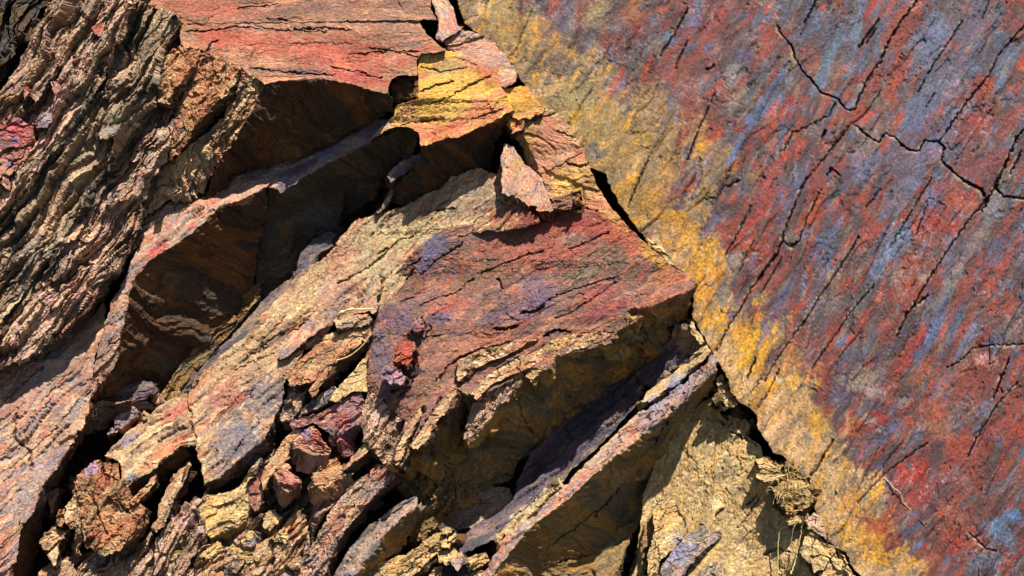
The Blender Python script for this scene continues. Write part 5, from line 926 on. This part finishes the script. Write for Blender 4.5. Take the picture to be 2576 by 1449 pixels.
# ---------------------------------------------------------------- roots and dry grass
def hroot(x, y): return 60
tubes = []; rr = np.random.RandomState(4)
for i in range(95):
    cx, cy = rr.normal(1998, 26), rr.normal(1222, 17); an = rr.uniform(0, 6.28); L = rr.uniform(14, 44); k = rr.uniform(-1.6, 1.6)
    pts = [(cx, cy, 86+rr.uniform(0, 24))]
    for s in range(4):
        an += k*.45; pts.append((pts[-1][0]+math.cos(an)*L/4, pts[-1][1]+math.sin(an)*L/4, pts[-1][2]+rr.uniform(-6, 6)))
    tubes.append(tube('', pts, rr.uniform(.35, .9), None, col=[(214,186,126),(196,160,100),(170,130,80)][i % 3], seed=i, wob=.5, sides=4, sub=3))
tube_obj("root_tangle", tubes, fibre, "matted ball of straw coloured roots at the edge of the crack", "roots")
def stem(nm, lb, cat, pts, r, col=(214,190,130), wob=.4, seed=1):
    tube_obj(nm, [tube('', pts, r, None, col=col, wob=wob, seed=seed)], fibre, lb, cat)
stem("root", "stiff root poking out left of the root tangle", "root", [(1975,1195,96),(1955,1200,100),(1944,1212,96),(1932,1228,86),(1928,1242,78)], [1.8,1.0], wob=.6)
stem("root", "long pale root hanging down left of the others", "root", [(2004,1290,86),(1990,1320,71),(1964,1332,56),(1958,1370,46),(1957,1410,44),(1956,1470,44)], [1.2,1.6], wob=1.2)
stem("root", "thin root hanging straight at the bottom of the crack", "root", [(2012,1305,86),(1996,1330,76),(1990,1370,66),(1991,1410,62),(1988,1440,56)], [.8,.5], wob=1.)
stem("root", "thick crooked root ending in a knob below the tangle", "root", [(2016,1330,82),(2012,1360,76),(2006,1384,72),(2004,1400,70),(1996,1425,70),(1990,1444,72)], [1.0,2.2], wob=1.6)
stem("root", "fine hair root curling in front of the crack", "root", [(2000,1180,86),(1986,1170,82),(1984,1186,86),(1992,1200,88)], .5, wob=.5)
stem("root", "fine root lying along the crack beneath the tangle", "root", [(2030,1330,76),(2050,1328,70),(2066,1322,66),(2080,1318,62)], .8, col=(186,150,100), wob=.8)
stem("grass_stem", "single curved straw coloured grass stem left of the red slab", "stem", [(848,906,46),(874,898,56),(898,882,66),(918,862,76),(932,840,84)], [1.9,1.2], col=(226,200,130), wob=.15)
stem("dry_twig", "pale peeling twig lying across the edge of the pale slab", "twig", [(846,796,36),(862,784,44),(884,778,48),(910,778,50),(940,776,54)], [3.2,3.6,1.6], col=(214,192,140), wob=1.0)
stem("grass_stem", "thin dry grass blade curling over the blue grey rock at the bottom", "stem", [(1690,1300,44),(1700,1330,54),(1722,1358,60),(1756,1366,64),(1782,1352,68),(1782,1330,68),(1764,1308,64)], [.6,.8,.5], col=(220,200,140), wob=.1)
stem("grass_stem", "short grass hair beside the brown stone in the tan wedge", "stem", [(856,1010,60),(850,985,66),(842,972,60)], .7, wob=.2)
stem("grass_stem", "short straw on the pale slab in front of the red slab", "stem", [(1490,548,40),(1500,556,44)], .8)
stem("root", "crooked whitish root stuck to the red cliff at lower right", "root", [(2222,1202,52),(2236,1212,56),(2248,1228,58),(2264,1238,58),(2272,1262,58),(2290,1280,60),(2306,1292,60)], [1.7,1.4,.9], col=(190,156,130), wob=1.4)
stem("root", "short whitish root at the right edge of the red cliff", "root", [(2486,1342,56),(2500,1346,58),(2516,1356,58)], [1.8,1.0], col=(206,186,166), wob=.8)
stem("root", "pale looped root at the bottom right edge of the cliff", "root", [(2325,1425,60),(2340,1414,64),(2356,1412,66),(2372,1422,66),(2380,1440,64)], [1.9,1.3], col=(190,146,130), wob=1.6)
tubes = []
for i in range(18):
    cx, cy = rr.normal(1722, 12), rr.normal(1334, 9); an = rr.uniform(-1, 1); L = rr.uniform(12, 30)
    tubes.append(tube('', [(cx, cy, 34), (cx+L*.5*math.cos(an), cy+L*.5*math.sin(an)-2, 40), (cx+L*math.cos(an+.4), cy+L*math.sin(an+.4), 38)], .5, None, col=(222,170,80), seed=i, wob=.4, sides=4, sub=3))
tube_obj("straw_tuft", tubes, fibre, "small tuft of golden straw on the rocks at the bottom", "straw")
# ---------------------------------------------------------------- grit and crumbs lying in the gaps and on the ledges
def grit():
    bpy.context.view_layer.update()
    dg = bpy.context.evaluated_depsgraph_get()
    r = np.random.RandomState(21)
    zones = [(100, 1180, 1250, 1449, 620, 4.2), (640, 790, 960, 1180, 200, 3.6), (1780, 940, 1900, 1110, 90, 3.6), (1890, 1140, 2140, 1449, 220, 3.6), (1600, 1240, 1830, 1449, 80, 3.4), (1150, 830, 1650, 930, 80, 3), (0, 0, 600, 900, 260, 3.4), (1230, 240, 1560, 560, 70, 3), (1900, 900, 2570, 1449, 60, 2.4)]
    Vs = []; Ts = []; Cs = []; o = 0
    ico = np.array([(1,0,0),(-1,0,0),(0,1,0),(0,-1,0),(0,0,1),(0,0,-1)], float)
    F = np.array([(0,2,4),(2,1,4),(1,3,4),(3,0,4),(2,0,5),(1,2,5),(3,1,5),(0,3,5)])
    up = CM @ Vector((.1, .8, .6))
    for x0, y0, x1, y1, n, sz in zones:
        for _ in range(n):
            x, y = r.uniform(x0, x1), r.uniform(y0, y1)
            p = Vector(px2w(np.array([x]), np.array([y]), np.array([0.]))[0]); d = (p-Vector(CL)).normalized()
            ok, loc, nor, idx, ob, mt = scene.ray_cast(dg, Vector(CL), d)
            if not ok or nor.dot(d) > 0 and False: continue
            if nor.dot(up) < .35: continue
            s = sz*K*r.uniform(.35, 1.0)*(1+1.2*(r.rand() < .08))
            V = ico*(1+.45*(r.rand(6, 1)-.5))*np.array([1, r.uniform(.5, .9), r.uniform(.4, .8)])*s
            q = Euler(tuple(r.uniform(0, 6.28, 3))).to_matrix(); V = V @ np.array(q).T + np.array(loc) + np.array(nor)*s*.25
            Vs.append(V); Ts.append(F+o); o += 6
            col = [(214,184,140),(190,156,118),(150,124,98),(206,158,124),(120,98,80)][r.randint(5)] if x < 1900 or y < 1200 or x > 2140 else [(222,196,142),(196,164,110)][r.randint(2)]
            Cs.append(np.tile(lin(col), (6, 1)))
    ob = make_mesh("grit", np.concatenate(Vs), np.concatenate(Ts), np.concatenate(Cs), mat('block', -45), np.array([0., 0, 0]), flat=True)
    tag(ob, "fine pale grit and crumbs of rock scattered in the gaps and on the ledges", "grit", kind="stuff")
grit()
